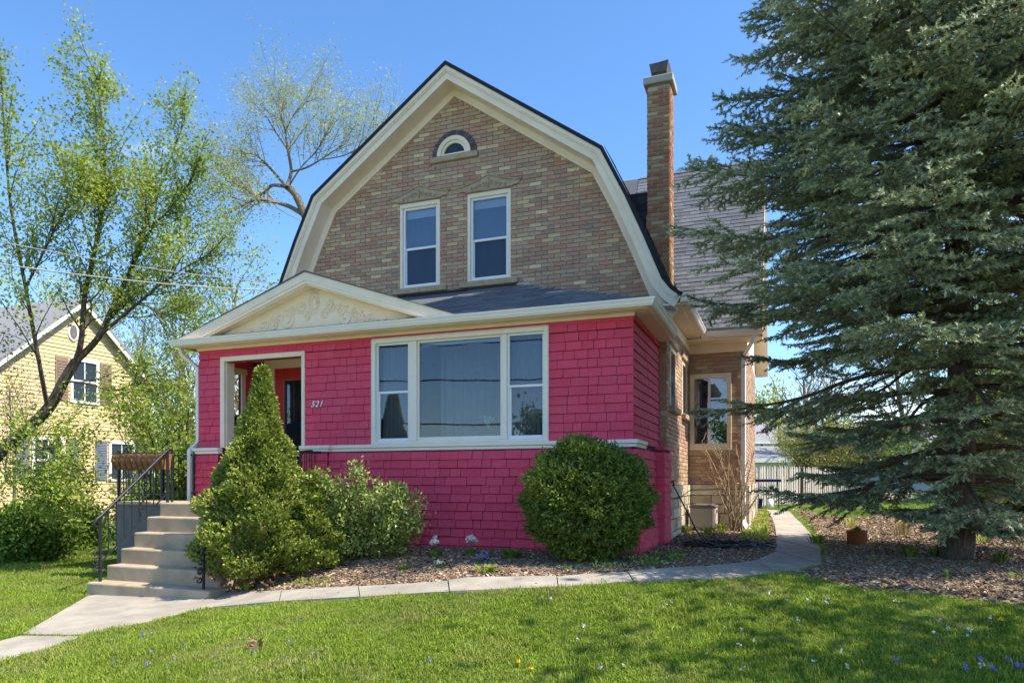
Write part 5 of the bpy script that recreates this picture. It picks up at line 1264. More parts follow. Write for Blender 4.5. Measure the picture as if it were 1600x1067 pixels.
# loose variegated shrub
vx, vy = fx(575, 7.95), 7.95; vz_ = float(gz(vx, vy))
rh = thing('loose_shrub', (vx, vy, vz_), 'loose cream speckled broadleaf shrub under the left part of the picture window', 'shrub')
segs = []; tips = []
tgt = [(497, 737), (515, 755), (540, 760), (556, 733), (560, 770), (590, 772), (606, 748), (625, 765), (640, 788), (658, 800), (645, 815), (615, 830), (585, 845), (545, 850), (520, 800), (600, 800), (570, 800), (535, 820), (500, 790), (622, 735 + 25), (560, 825), (590, 820), (530, 780), (610, 785), (575, 765), (548, 790)]
for (u, v) in tgt * 2:
    Yt = vy + random.uniform(-.45, .35); tip = Vector((fx(u + random.uniform(-12, 12), Yt), Yt, fz(u, v + random.uniform(-3, 20), Yt))); b0_ = Vector((vx + random.uniform(-.12, .12), vy + random.uniform(-.1, .1), vz_))
    rs = limb(segs, [b0_, b0_.lerp(tip, .5) + Vector((0, 0, .05)), tip], .014, .004)
    for p, d, rr_ in rs[4:]:
        tips.append((p, d)); 
        for g in range(2):
            tips.append((p + vrand(.055), d))
T = np.array([list(t[0]) for t in tips]); idx = np.repeat(np.arange(len(T)), 19); Pn = T[idx] + RNG.normal(0, .055, (len(idx), 3))
V, F = leaf_quads(Pn, np.full(len(Pn), .052), .5, up=(0, 0, 1), upw=.5); mesh_np('foliage', V, F, M['rhodo'], rh, np.clip(RNG.beta(1.5, 2.0, len(Pn)), 0, 1))
V, F = tubes_np(segs, 4); mesh_np('stems', V, F, M['bark'], rh, None, True)
# bare shrub against the bay foundation
bx, by = fx(1152, 13.0), 13.0; bz = float(gz(bx, by))
bsx = thing('bare_shrub', (bx, by, bz), 'leafless tan twiggy shrub against the bay wall beside the white downspout', 'shrub')
segs = []; tips = []
for k in range(16):
    tip = Vector((fx(random.uniform(1092, 1185), by), by + random.uniform(-.3, .3), random.uniform(1.3, 2.3)))
    rs = limb(segs, [Vector((bx + random.uniform(-.1, .1), by, bz)), Vector((bx, by, bz)).lerp(tip, .5) + vrand(.06), tip], .014, .004)
    for p, d, rr_ in rs[3:]:
        if random.random() < .8: grow(segs, tips, p, d + vrand(.5), random.uniform(.15, .4), .005, 0, dict(step=.08, wob=.2, up=.02))
V, F = tubes_np(segs, 4); mesh_np('stems', V, F, M['twig'], bsx, None, True)
V, F = leaf_quads(np.array([list(t[0]) for t in tips])[::3], .035, .4); mesh_np('dry_leaves', V, F, M['straw'], bsx, RNG.random(len(F)))
# ------------------------------------------------------------------ small plants in the beds
def clump(name, label, u, v, leafm, n=40, h=.14, w=.08, asp=.22, group=None, cat='plant', arch=.6, flower=None, fl=6, fh=.22, fs=.03, pos=None):
    x, y = pos or ong(u, v); z = float(gz(x, y)); t = thing(name, (x, y, z), label, cat, group)
    V = []; F = []
    for k in range(n):
        a = random.uniform(0, 6.283); L_ = h * random.uniform(.6, 1.15); o = random.uniform(.2, 1) * arch
        d = np.array([math.cos(a), math.sin(a), 0]); s = np.array([-math.sin(a), math.cos(a), 0]); wd = L_ * asp * .5
        b = np.array([x, y, z]) + d * random.uniform(0, w); m = b + d * L_ * o * .5 + np.array([0, 0, L_ * .65]); e_ = b + d * L_ * o * 1.1 + np.array([0, 0, L_ * random.uniform(.6, .95)])
        i = len(V); V += [b - s * wd * .4, b + s * wd * .4, m - s * wd, m + s * wd, e_]; F += [(i, i + 1, i + 3), (i, i + 3, i + 2), (i + 2, i + 3, i + 4)]
    mesh_np('leaves', V, F, M[leafm], t, np.repeat(RNG.random(n), 3))
    if flower:
        sg = []; c = []
        for k in range(fl):
            p = Vector((x + random.gauss(0, .035), y + random.gauss(0, .035), z + fh * random.uniform(.8, 1.1))); sg.append((Vector((x, y, z)), p, .0025, .002)); c.append(p)
        V_, F_ = tubes_np(sg, 3); mesh_np('stalks', V_, F_, M['green'], t)
        Pn = np.repeat(np.array([list(p) for p in c]), 14, 0) + RNG.normal(0, .006, (14 * fl, 3)); V_, F_ = leaf_quads(Pn, fs, .8); mesh_np('flowers', V_, F_, M[flower], t, RNG.random(len(F_)))
    return t
clump('primrose', 'white flowering primrose in the mulch under the picture window, left one', 681, 872, 'green', 36, .12, flower='whitepetal', fl=9, fh=.23, fs=.042, asp=.5, cat='flower')
clump('primrose', 'white flowering primrose in the mulch under the picture window, right one', 737, 870, 'green', 26, .10, flower='whitepetal', fl=8, fh=.23, fs=.038, asp=.5, cat='flower')
clump('pansy', 'low violet flowers in the mulch right of the primroses', 756, 880, 'green', 26, .08, flower='violetpetal', fl=8, fh=.09, fs=.03, asp=.5, cat='flower')
clump('pansy', 'small white flower low in the mulch between the primroses and the steps', 688, 888, 'green', 22, .08, flower='whitepetal', fl=3, fh=.09, fs=.025, asp=.5, cat='flower')
clump('perennial_clump', 'round mid green perennial close to the pink wall', 799, 876, 'green', 150, .15, .09, asp=.2, arch=.9)
clump('perennial_clump', 'bright green low clump in front of the violet flowers', 762, 896, 'spring', 60, .10, .10, asp=.4, arch=1)
clump('perennial_clump', 'small green clump in the mulch right of the loose shrub', 630, 893, 'green', 46, .09, .05, asp=.35)
clump('lily_sprout', 'leafy green sprout at the foot of the cone evergreen', 384, 925, 'spring', 30, .17, .04, asp=.28, arch=1)
for k, (u, v, lb) in enumerate([(1105, 838, 'green sprouts between the storage box and the hose'), (1125, 832, 'green sprouts beside the white downspout foot'), (1068, 834, 'dark green sprouts against the limestone foundation corner'), (1190, 838, 'narrow upright sprout at the left edge of the side walk'), (1277, 852, 'grassy tuft at the right edge of the side walk')]):
    clump('lily_sprout', lb, u, v, ['spring', 'spring', 'rhodo', 'spring', 'green'][k], 40, .2, .1, asp=.18, arch=.7)
for k, (u, v, lb) in enumerate([(1422, 873, 'strappy green plant in the mulch left of the spruce trunk'), (1462, 872, 'strappy green plant touching the spruce trunk'), (1560, 882, 'broad leaved plant in the mulch right of the spruce trunk'), (1536, 850, 'pale green plant behind and right of the spruce trunk'), (1370, 880, 'tiny sprout in the mulch below the terracotta pot'), (1480, 905, 'tiny sprout in the mulch in front of the spruce'), (1585, 905, 'small green sprout at the right edge of the mulch')]):
    clump('strap_plant', lb, u, v, 'spring' if k in (3, 4) else 'green', 26 if k < 4 else 14, .19 if k < 4 else .1, .06, asp=.2, arch=1)
clump('dry_grass', 'straw coloured dry grass clump behind the terracotta pot', 1412, 838, 'straw', 130, .34, .14, asp=.04, arch=.35)
clump('dry_grass', 'thin yellowish grass clump behind and left of the pot', 1330, 825, 'spring2', 60, .22, .16, asp=.06, arch=.6)
tag(bpy.data.objects['dry_grass'], None)
# ground cover in the beds: low leaves nobody could count
def cover(name, label, poly, n, leafm, size, h):
    P0 = np.array(poly); x = RNG.uniform(P0[:, 0].min(), P0[:, 0].max(), n); y = RNG.uniform(P0[:, 1].min(), P0[:, 1].max(), n); k = inpoly(x, y, poly); x = x[k]; y = y[k]
    dn = np.sin(x * 7) * np.cos(y * 6 + x * 3) + RNG.normal(0, .4, len(x)); k = dn > -.1; x = x[k]; y = y[k]
    Pn = np.stack([x, y, gz(x, y) + RNG.random(len(x)) * h + .012], 1); V, F = leaf_quads(Pn, np.full(len(Pn), size), .7, up=(0, 0, 1), upw=.5)
    o = mesh_np(name, V, F, M[leafm], None, cluster_tone(Pn, 5)); tag(o, label, 'ground cover', kind='stuff')
cover('ground_cover', 'low speckled ground cover under the round yew and along the walk', [ong(880, 897), ong(1060, 888), ong(1080, 862), ong(1012, 870), ong(960, 885), ong(880, 888)], 5200, 'rhodo', .035, .05)
cover('ground_cover', 'bright low weeds between the steps and the front walk', [ong(420, 922), ong(520, 915), ong(515, 905), ong(430, 910)], 900, 'spring', .03, .03)
cover('ground_cover', 'yellowish low leaves beside the side walk under the bay', [ong(1150, 845), ong(1203, 850), ong(1200, 800), ong(1175, 800)], 3600, 'spring', .045, .07)
# planter, storage box, hose, bin, stake
x, y = ong(1339, 853); z = float(gz(x, y))
tp = thing('plant_pot', (x, y, z), 'round terracotta pot sunk in the mulch left of the spruce', 'plant pot')
mb = MB(); mb.lathe((x, y, z), [(.0, .0), (.128, .0), (.135, .20), (.142, .205), (.142, .225), (.125, .225), (.12, .17), (0, .17)], 28); mb.build('pot', M['terra'], tp)
MB().lathe((x, y, z), [(0, .19), (.122, .185)], 20).build('soil', M['soil'], tp)
Pn = np.array([x, y, z + .2]) + RNG.normal(0, .03, (60, 3)); V, F = leaf_quads(Pn, .07, .3, up=(0, 0, 1), upw=1); mesh_np('sprout', V, F, M['green'], tp, RNG.random(len(F)))
bxX0, bxX1, byy = fx(1078, 12.95), fx(1118, 12.95), 12.95
SB = thing('storage_box', ((bxX0 + bxX1) / 2, byy, .55), 'beige plastic storage bin with a taupe lid against the limestone wall', 'storage box')
zb_, zt_ = fz(1098, 824, byy), fz(1098, 793, byy)
MB().box(bxX0, bxX1 - .05, byy, byy + .42, zb_, zt_).build('body', M['beige'], SB, bevel=.02, seg=2)
for k in range(6): MB().box(bxX0 + .03 + k * .065, bxX0 + .045 + k * .065, byy - .008, byy + .001, zb_ + .05, zt_ - .05).build('rib', M['beige'], SB)
MB().box(bxX1 - .052, bxX1, byy - .012, byy + .43, zb_ - .01, zt_ - .0).build('side_panel', M['pale'], SB, bevel=.01)
MB().prism([(bxX0 - .02, zt_ + .002), (bxX1 + .02, zt_ + .002), (bxX1 + .01, zt_ + .035), (bxX1 - .08, zt_ + .06), (bxX0 + .06, zt_ + .06), (bxX0 - .01, zt_ + .04)], lambda p: (p[0], byy - .03, p[1]), lambda p: (p[0], byy + .44, p[1])).build('lid', M['brownlid'], SB, bevel=.01)
MB().box(bxX1 + .0, bxX1 + .012, byy + .12, byy + .3, zt_ - .09, zt_ - .04).build('handle', M['brownlid'], SB)
hx_, hy_ = ong(1140, 856); hz = float(gz(hx_, hy_)); hm = MB(); pts = []
for k in range(420):
    a = k * .13; t = k / 420; R_ = .40 + .10 * math.sin(k * .37) + .05 * math.sin(k * .11)
    pts.append((hx_ + R_ * math.cos(a) * 1.15 + .04 * math.sin(k * .05), hy_ + R_ * math.sin(a) * .8, hz + .02 + .055 * abs(math.sin(k * .9)) * t + .02 * t))
hm.tube(pts, .011, 5); hs_ = hm.build('garden_hose', M['hose'], None, own=(hx_, hy_, hz)); tag(hs_, 'dark green garden hose coiled in a loose heap on the mulch', 'garden hose')
cbx = MB(); cbx.tube([(XWR + .06, 11.2, 1.44), (XWR + .10, 11.2, 1.36), (XWR + .3, 11.3, .95), (XWR + .42, 11.1, .75), (XWR + .6, 10.8, .57), (XWR + .9, 10.6, .56), (hx_ - .3, hy_ + .2, hz + .03)], .013, 5)
cbo = cbx.build('hose_pipe', M['hose'], None, own=(XWR + .06, 11.2, 1.44)); tag(cbo, 'dark hose running from the wall tap down the limestone corner', 'garden hose')
tpm = MB(); tpm.tube([(XWR - .02, 11.2, 1.47), (XWR + .08, 11.2, 1.47), (XWR + .08, 11.2, 1.42)], .016, 6); tpm.box(XWR + .05, XWR + .11, 11.17, 11.23, 1.49, 1.50); tap = tpm.build('wall_tap', M['cap_metal'], H); tap['label'] = 'dull metal garden tap on the side wall'
cm2 = MB(); cm2.tube([(XWR + .045, YG - .04, 1.22), (XWR + .05, 12, 1.20), (XWR + .055, 13.4, 1.31), (XWR + .06, 13.56, 1.32), (XWR + .5, 13.54, 1.33), (XBR, 13.54, 1.34)], .008, 4); cm2.build('cable', M['blackwire'], H)
rk = MB(); p0 = P(1160, 812, 12.4); p1 = P(1185, 772, 13.4); rk.tube([p0, p1], .014, 6); rko = rk.build('garden_stake', M['iron'], None, own=tuple(p0)); tag(rko, 'dark pole leaning against the bay corner by the downspout', 'pole')
# blue and white things against the fence
nb = P(1196, 790, 20.3); nb.z = float(gz(nb.x, nb.y))
TB = thing('folding_table', tuple(nb), 'navy topped table standing by the fence at the end of the walk', 'table')
MB().box(nb.x - .42, nb.x + .42, nb.y - .25, nb.y + .25, nb.z + .78, nb.z + .86).build('tabletop', M['navy'], TB, bevel=.01)
for sx in (-.36, .36):
    for sy in (-.2, .2): MB().tube([(nb.x + sx, nb.y + sy, nb.z), (nb.x + sx * .9, nb.y + sy, nb.z + .78)], .014, 6).build('leg', M['iron'], TB)
tub = thing('blue_bucket', (nb.x - .2, nb.y - .45, nb.z), 'dark blue bucket on the ground under the table by the fence', 'bucket')
MB().lathe((nb.x - .2, nb.y - .45, nb.z), [(0, 0), (.11, 0), (.14, .3), (.15, .3), (.15, .32), (.13, .32), (.12, .04)], 16).build('tub', M['navy'], tub)
MB().tube([(nb.x - .34, nb.y - .45, nb.z + .3), (nb.x - .2, nb.y - .5, nb.z + .22), (nb.x - .06, nb.y - .45, nb.z + .3)], .006, 5).build('handle', M['iron'], tub)
tub2 = thing('white_jug', (nb.x + .12, nb.y - .42, nb.z), 'white plastic container beside the blue bucket', 'container')
MB().lathe((nb.x + .12, nb.y - .42, nb.z), [(0, 0), (.10, 0), (.10, .24), (.05, .30), (.035, .33), (0, .33)], 14).build('body', M['white'], tub2)
MB().tube([(nb.x + .16, nb.y - .42, nb.z + .30), (nb.x + .22, nb.y - .42, nb.z + .27), (nb.x + .2, nb.y - .42, nb.z + .2)], .012, 5).build('handle', M['white'], tub2)
# ------------------------------------------------------------------ picket fence
fa = P(1176, 792, 21.2); fb = P(1425, 780, 29.5); fa.z = float(gz(fa.x, fa.y)); fb.z = float(gz(fb.x, fb.y))
FN = thing('picket_fence', tuple(fa), 'weathered grey picket fence across the back of the side yard', 'fence')
dF = (fb - fa); LF = Vector((dF.x, dF.y)).length; ux, uy = dF.x / LF, dF.y / LF; angF = math.atan2(uy, ux)
Lp = LF; npk = int(Lp / .155)
me_cache = []
for v in range(6):
    h = 1.20 + random.uniform(-.02, .02); w = .052 + random.uniform(-.004, .004)
    mb = MB(); mb.prism([(-w, 0), (w, 0), (w, h - .10), (w * .55, h - .03), (0, h), (-w * .55, h - .03), (-w, h - .10)], lambda p: (p[0], -.01, p[1]), lambda p: (p[0], .01, p[1]), tone=v / 5)
    o = mb.build('picket', M['fence']); me_cache.append(o.data); bpy.data.objects.remove(o)
for k in range(npk):
    t = (k + .5) * .155; x = fa.x + ux * t; y = fa.y + uy * t; z = float(gz(x, y)) if (x < 20 and y < 44) else .67
    o = bpy.data.objects.new('picket', random.choice(me_cache)); C.objects.link(o); o.parent = FN; o.location = Vector((x, y, z + .05)) - origin(FN); o.rotation_euler = (random.gauss(0, .008), random.gauss(0, .012), angF)
for hz_ in (.32, .98):
    mb = MB(); n = 12; pp = []
    for k in range(n + 1):
        t = LF * k / n; x = fa.x + ux * t - uy * .04; y = fa.y + uy * t + ux * .04; pp.append((x, y, float(gz(x, y)) + hz_))
    mb.tube(pp, .04, 4, sm=False); mb.build('rail', M['fence'], FN)
for k, t in enumerate([3.0, 5.6, 8.2, 10.8]):
    x = fa.x + ux * t; y = fa.y + uy * t; z = float(gz(x, y)); mb = MB(); mb.box(x - .055, x + .055, y - .07, y + .07, z - .1, z + 1.22); mb.build('post', M['brownpost'] if k == 0 else M['fence'], FN)
# ------------------------------------------------------------------ neighbour: yellow clapboard house
YX = -20.0
ya, yb = 12.9, 18.3; ym = (ya + yb) / 2; yzE, yzR = 4.55, 6.95
YH = thing('yellow_house', (YX - 4, ym, .1), 'yellow clapboard house with white trim behind the leaning maple', 'house')
YWIN = [(fx(120, 1) and 0,)]
def yx_at(u):                     # along-wall coordinate where the view ray meets the wall
    d = ray(u); return YX * d[1] / d[0]
def yz_at(u, v):
    d = ray(u, v); return CAMZ + YX / d[0] * d[2]
wins = [(yx_at(112), yx_at(150), yz_at(130, 627), yz_at(130, 566), True), (yx_at(52), yx_at(96), yz_at(75, 750), yz_at(75, 688), False), (yx_at(172), yx_at(206), yz_at(190, 748), yz_at(190, 694), False)]
bw = MB().prism([(ya, .25), (yb, .25), (yb, yzE), (ym, yzR), (ya, yzE)], lambda p: (YX - 8, p[0], p[1]), lambda p: (YX, p[0], p[1])).build('wall', M['yellow'], YH)
def yspan(z):
    if z < yzE: return [(ya, yb)]
    hw = (yb - ya) / 2 * (yzR - z) / (yzR - yzE); return [(ym - hw, ym + hw)] if hw > .1 else []
lay('siding_board', bw, M['yellow'], .38, yzR, .112, yspan, [lambda z, w=w: (w[0] - .08, w[1] + .08) if w[2] - .06 < z < w[3] + .08 else None for w in wins], lambda a, z: ((YX, a, z), 0, rad(90)), 9, 9, .0, .0, .026, False)
MB().box(YX - 7.9, YX - .02, ya + .02, yb - .02, -.1, .30).build('foundation', M['greyconc'], YH)
rr = .32; sN = (yzR - yzE) / ((yb - ya) / 2)
MB().prism([(ya - rr, yzE - rr * sN), (ym, yzR), (yb + rr, yzE - rr * sN), (yb + rr, yzE - rr * sN + .1), (ym, yzR + .1), (ya - rr, yzE - rr * sN + .1)], lambda p: (YX - 8.2, p[0], p[1]), lambda p: (YX + .25, p[0], p[1])).build('roof', M['farroof'], YH)
MB().prism([(ya - rr, yzE - rr * sN - .14), (ym, yzR - .16), (yb + rr, yzE - rr * sN - .14), (yb + rr, yzE - rr * sN - .001), (ym, yzR - .001), (ya - rr, yzE - rr * sN - .001)], lambda p: (YX + .20, p[0], p[1]), lambda p: (YX + .24, p[0], p[1])).build('rake_board', M['white'], YH)
MB().box(YX - .05, YX + .03, yb - .10, yb + .02, .3, yzE).box(YX - .05, YX + .03, ya - .02, ya + .10, .3, yzE).build('corner_board', M['white'], YH)
for k, w in enumerate(wins):
    a, b, c, d, up_ = w; t = .08
    W_ = MB().box(YX - .02, YX + .05, a - .07, a + .02, c, d).box(YX - .02, YX + .05, b - .02, b + .07, c, d).box(YX - .02, YX + .055, a - .07, b + .07, d, d + .09).box(YX - .02, YX + .06, a - .09, b + .09, c - .07, c).box(YX - .02, YX + .045, a + .02, b - .02, (c + d) / 2 - .02, (c + d) / 2 + .03).box(YX - .02, YX + .035, (a + b) / 2 - .015, (a + b) / 2 + .015, c, d).build('window', M['white'], YH)
    MB().box(YX - .01, YX + .02, a + .02, b - .02, c, d).build('pane', M['darkglass'], W_)
    for s_ in (-1, 1):
        e0_ = a - .12 - .42 if s_ < 0 else b + .12; sm_ = M['brownshutter'] if up_ else M['shutter']
        S_ = MB().box(YX - .02, YX + .05, e0_, e0_ + .40, c - .03, d + .05).build('shutter', sm_, YH)
        mbs = MB()
        for j in range(14): zz = c + .03 + (d - c - .06) * (j + .5) / 14; mbs.box(YX + .05, YX + .062, e0_ + .05, e0_ + .35, zz - .02, zz + .012)
        o = mbs.build('louvre', sm_, S_); o['kind'] = 'stuff'
yv = yx_at(113); MB().prism([(yv + .17 * math.cos(a), yz_at(113, 519) + .27 * math.sin(a)) for a in np.linspace(0, 6.0, 14)], lambda p: (YX - .01, p[0], p[1]), lambda p: (YX + .055, p[0], p[1])).build('attic_vent', M['white'], YH)
MB().prism([(yv + .12 * math.cos(a), yz_at(113, 519) + .22 * math.sin(a)) for a in np.linspace(0, 6.0, 14)], lambda p: (YX + .055, p[0], p[1]), lambda p: (YX + .06, p[0], p[1])).build('vent_slats', M['greyconc'], YH)
MB().tube([(YX + .08, yb - .2, yzE - .3), (YX + .08, yb - .2, .3)], .05, 4, sm=False).build('downspout', M['white'], YH)
# ------------------------------------------------------------------ far houses on the right
def far_house(label, u0, u1, vr, ve, vb, Z, dep, wm, name='far_house', winpx=(), garage=False):
    a = P(u0, 750, Z); b = P(u1, 750, Z); d = Vector((b.x - a.x, b.y - a.y, 0)); Lh = d.length; ang_ = math.atan2(d.y, d.x)
    zr_ = CAMZ + (750 - vr) / FOC * (Z + dep / 2); ze_ = CAMZ + (750 - ve) / FOC * Z
    T = bpy.data.objects.new(name, None); C.objects.link(T); T.location = (a.x, a.y, 0); T.rotation_euler = (0, 0, ang_); ROOT[T] = Vector((0, 0, 0)); tag(T, label, 'garage' if garage else 'house')
    Wl = MB().box(0, Lh, 0, dep, 0, ze_).build('wall', M[wm], T)
    MB().prism([(-.4, ze_ - .12), (dep / 2, zr_), (dep + .4, ze_ - .12), (dep + .4, ze_ + .03), (dep / 2, zr_ + .16), (-.4, ze_ + .03)], lambda p: (-.4, p[0], p[1]), lambda p: (Lh + .4, p[0], p[1])).build('roof', M['farroof'], T)
    MB().box(-.4, Lh + .4, -.43, -.40, ze_ - .2, ze_ + .02).build('eave_board', M['farwhite'], T)
    for (uc, vc, wp, hp, n) in winpx:
        x = (uc - u0) / (u1 - u0) * Lh; z = CAMZ + (750 - vc) / FOC * Z; w = wp / FOC * Z; h = hp / FOC * Z
        F_ = MB().box(x - w / 2 - .12, x + w / 2 + .12, -.06, .0, z - h / 2 - .12, z + h / 2 + .12).build('window', M['farwhite'], T)
        for j in range(n): MB().box(x - w / 2 + w * j / n + .03, x - w / 2 + w * (j + 1) / n - .03, -.075, -.06, z - h / 2, z + h / 2).build('pane', M['darkglass'], F_)
    return T
fh = far_house('long cream house with a light grey roof far beyond the fence', 1140, 1440, 666, 690, 750, 62, 9, 'farwall', winpx=[(1190, 697, 5, 8, 1), (1212, 697, 7, 8, 2), (1231, 696, 12, 9, 3)])
T = fh; MB().prism([(4.2, 4.85), (7.2, 4.85), (5.7, 5.75)], lambda p: (p[0] - .0, -.5, p[1]), lambda p: (p[0], 3.2, p[1])).build('dormer', M['farwall'], T)
far_house('white garage with a grey roof just behind the picket fence', 1150, 1229, 701, 717, 750, 40, 5, 'farwhite', name='garage', garage=True)
far_house('pale grey roofed house behind the spruce trunk', 1455, 1600, 655, 690, 750, 55, 9, 'farwall', winpx=[(1520, 705, 8, 9, 2)])
ph_ = MB(); p = P(1218, 750, 46); ph_.tube([(p.x, p.y, 0), (p.x, p.y, 5.3)], .11, 7); o = ph_.build('utility_pole', M['brownpost'], None, own=(p.x, p.y, 0)); tag(o, 'thin dark pole standing between the garage and the far cream house', 'utility pole')
# parked car glimpsed through the spruce
cp = P(1432, 790, 25.5); cp.z = .70
CR = thing('parked_car', tuple(cp), 'silver blue car parked on the side street, glimpsed behind the spruce trunk', 'car')
cprof = [(-2.1, .35), (2.1, .35), (2.15, .7), (1.9, .85), (1.15, .92), (.6, 1.38), (-.9, 1.42), (-1.6, .98), (-2.1, .9), (-2.18, .6)]
MB().prism(cprof, lambda q: (cp.x + q[0], cp.y, cp.z + q[1]), lambda q: (cp.x + q[0], cp.y + 1.75, cp.z + q[1])).build('body', M['silver'], CR, bevel=.08, seg=3)
for (a0_, b0_) in ((-.80, -.12), (-.04, .62)): MB().prism([(a0_, .95), (b0_ + .3 * (b0_ > 0), .95), (b0_, 1.32), (a0_ + .05, 1.34)], lambda q: (cp.x + q[0], cp.y - .01, cp.z + q[1]), lambda q: (cp.x + q[0], cp.y + .02, cp.z + q[1])).build('side_window', M['darkglass'], CR)
for wx in (-1.35, 1.35):
    for wy in (-.02, 1.58):
        t_ = MB().prism([(.33 * math.cos(a), .33 * math.sin(a)) for a in np.linspace(0, 5.98, 20)], lambda q: (cp.x + wx + q[0], cp.y + wy, cp.z + .33 + q[1]), lambda q: (cp.x + wx + q[0], cp.y + wy + .2, cp.z + .33 + q[1])).build('wheel', M['black'], CR)
        MB().prism([(.2 * math.cos(a), .2 * math.sin(a)) for a in np.linspace(0, 5.8, 14)], lambda q: (cp.x + wx + q[0], cp.y + wy - .01, cp.z + .33 + q[1]), lambda q: (cp.x + wx + q[0], cp.y + wy + .21, cp.z + .33 + q[1])).build('rim', M['cap_metal'], t_)
# ------------------------------------------------------------------ overhead wires
def wirerun(name, label, a, b, sag, r, m='wire'):
    a = Vector(a); b = Vector(b); mb = MB(); pts = [a.lerp(b, k / 30) + Vector((0, 0, -sag * 4 * (k / 30) * (1 - k / 30))) for k in range(31)]
    mb.tube(pts, r, 5); o = mb.build(name, M[m], None, own=tuple(a)); tag(o, label, 'wire', 'overhead service wires')
wirerun('overhead_wire', 'lower pale service wire crossing the left trees to the gable', P(-150, 388, 9.2), (XC - 3.2, 10.9, 5.0), .12, .011)
wirerun('overhead_wire', 'upper thin service wire crossing the left trees to the gable', P(-150, 345, 9.6), (XC - 3.25, 10.9, 5.12), .12, .007)
# street side: what the front windows reflect
for k, (y, z, sg, lb) in enumerate([(-9, 7.6, .5, 'highest street cable reflected in the front window'), (-9.2, 6.1, .5, 'middle thick street cable reflected in the front window'), (-9.4, 4.3, .5, 'lowest street cable reflected in the front window')]):
    wirerun('street_cable', lb, (-22, y, z), (16, y, z - .3), sg, .035, 'blackwire')
bgtree('street_tree', 'conical dark tree across the street, seen only as a window reflection', 0, 750, 1, 1, 1, 'green') if False else None
def street_tree(x, y, h, sprd, label, seed):
    random.seed(seed); t = thing('street_tree', (x, y, 0), label, 'tree', 'trees across the street behind the camera'); segs = []; tips = []
    rs = limb(segs, [Vector((x, y, -.1)), Vector((x + .2, y, h * .5)), Vector((x, y, h * .85))], .2, .05)
    for i, (p, d, r_) in enumerate(rs[3:]):
        for c in range(3):
            a = random.uniform(.7, 1.2); ax = vrand().cross(d).normalized(); grow(segs, tips, p, d * math.cos(a) + ax * math.sin(a), sprd * random.uniform(.5, .9), .05, 1, dict(step=.5, wob=.15, up=.08, kids=1, pk=.8, leaflev=1))
    finish_tree(t, segs, tips, 'bark', 'green', 9 if y < -5 else 11, .35, .3 if y < -5 else .16, thick=.04)
for k, (x, h) in enumerate([(-14, 5.5), (-8.5, 4.2), (-3, 5.0), (3.5, 4.0), (9, 6)]):
    street_tree(x, -26, h, h * .35, 'street side tree %s of the row reflected in the picture window' % ['leftmost', 'second from the left', 'middle', 'second from the right', 'rightmost'][k], 60 + k)
street_tree(6.2, 5.2, 8.5, 2.4, 'loose tree off the right edge whose shade falls on the lawn', 71)
street_tree(7.4, 3.4, 9.5, 2.6, 'second loose tree off the right edge near the street', 72)
random.seed(5)
# ------------------------------------------------------------------ indoor plant behind the picture window
ix, iy = fx(765, F0 + .20), F0 + .20
ip = thing('indoor_plant', (ix, iy, 1.9), 'pale leaved arching houseplant inside behind the picture window', 'houseplant')
zc_ = fz(765, 660, iy)
mb = MB(); mb.lathe((ix, iy, 1.95), [(0, 0), (.07, 0), (.09, .13), (.08, .13), (.0, .11)], 16); mb.build('pot', M['beige'], ip)
V = []; F = []
for k in range(26):
    a = random.uniform(0, 6.28); L_ = random.uniform(.12, .20); up_ = random.uniform(.10, .20)
    prev = None
    for j in range(5):
        t = j / 4; p = np.array([ix + L_ * t * math.cos(a), iy + .6 * L_ * t * math.sin(a), zc_ - .06 + up_ * math.sin(t * 2.2) - .02]); w = .022 * (1 - t) + .004; s = np.array([-math.sin(a), math.cos(a), .5]) * w
        V += [p - s, p + s]
    i = len(V) - 10; F += [(i + 2 * j, i + 2 * j + 1, i + 2 * j + 3, i + 2 * j + 2) for j in range(4)]
mesh_np('leaves', V, F, leafmat('pale_leaf', [(.6, .68, .5), (.85, .88, .75)], trans=.2), ip, RNG.random(len(F)))
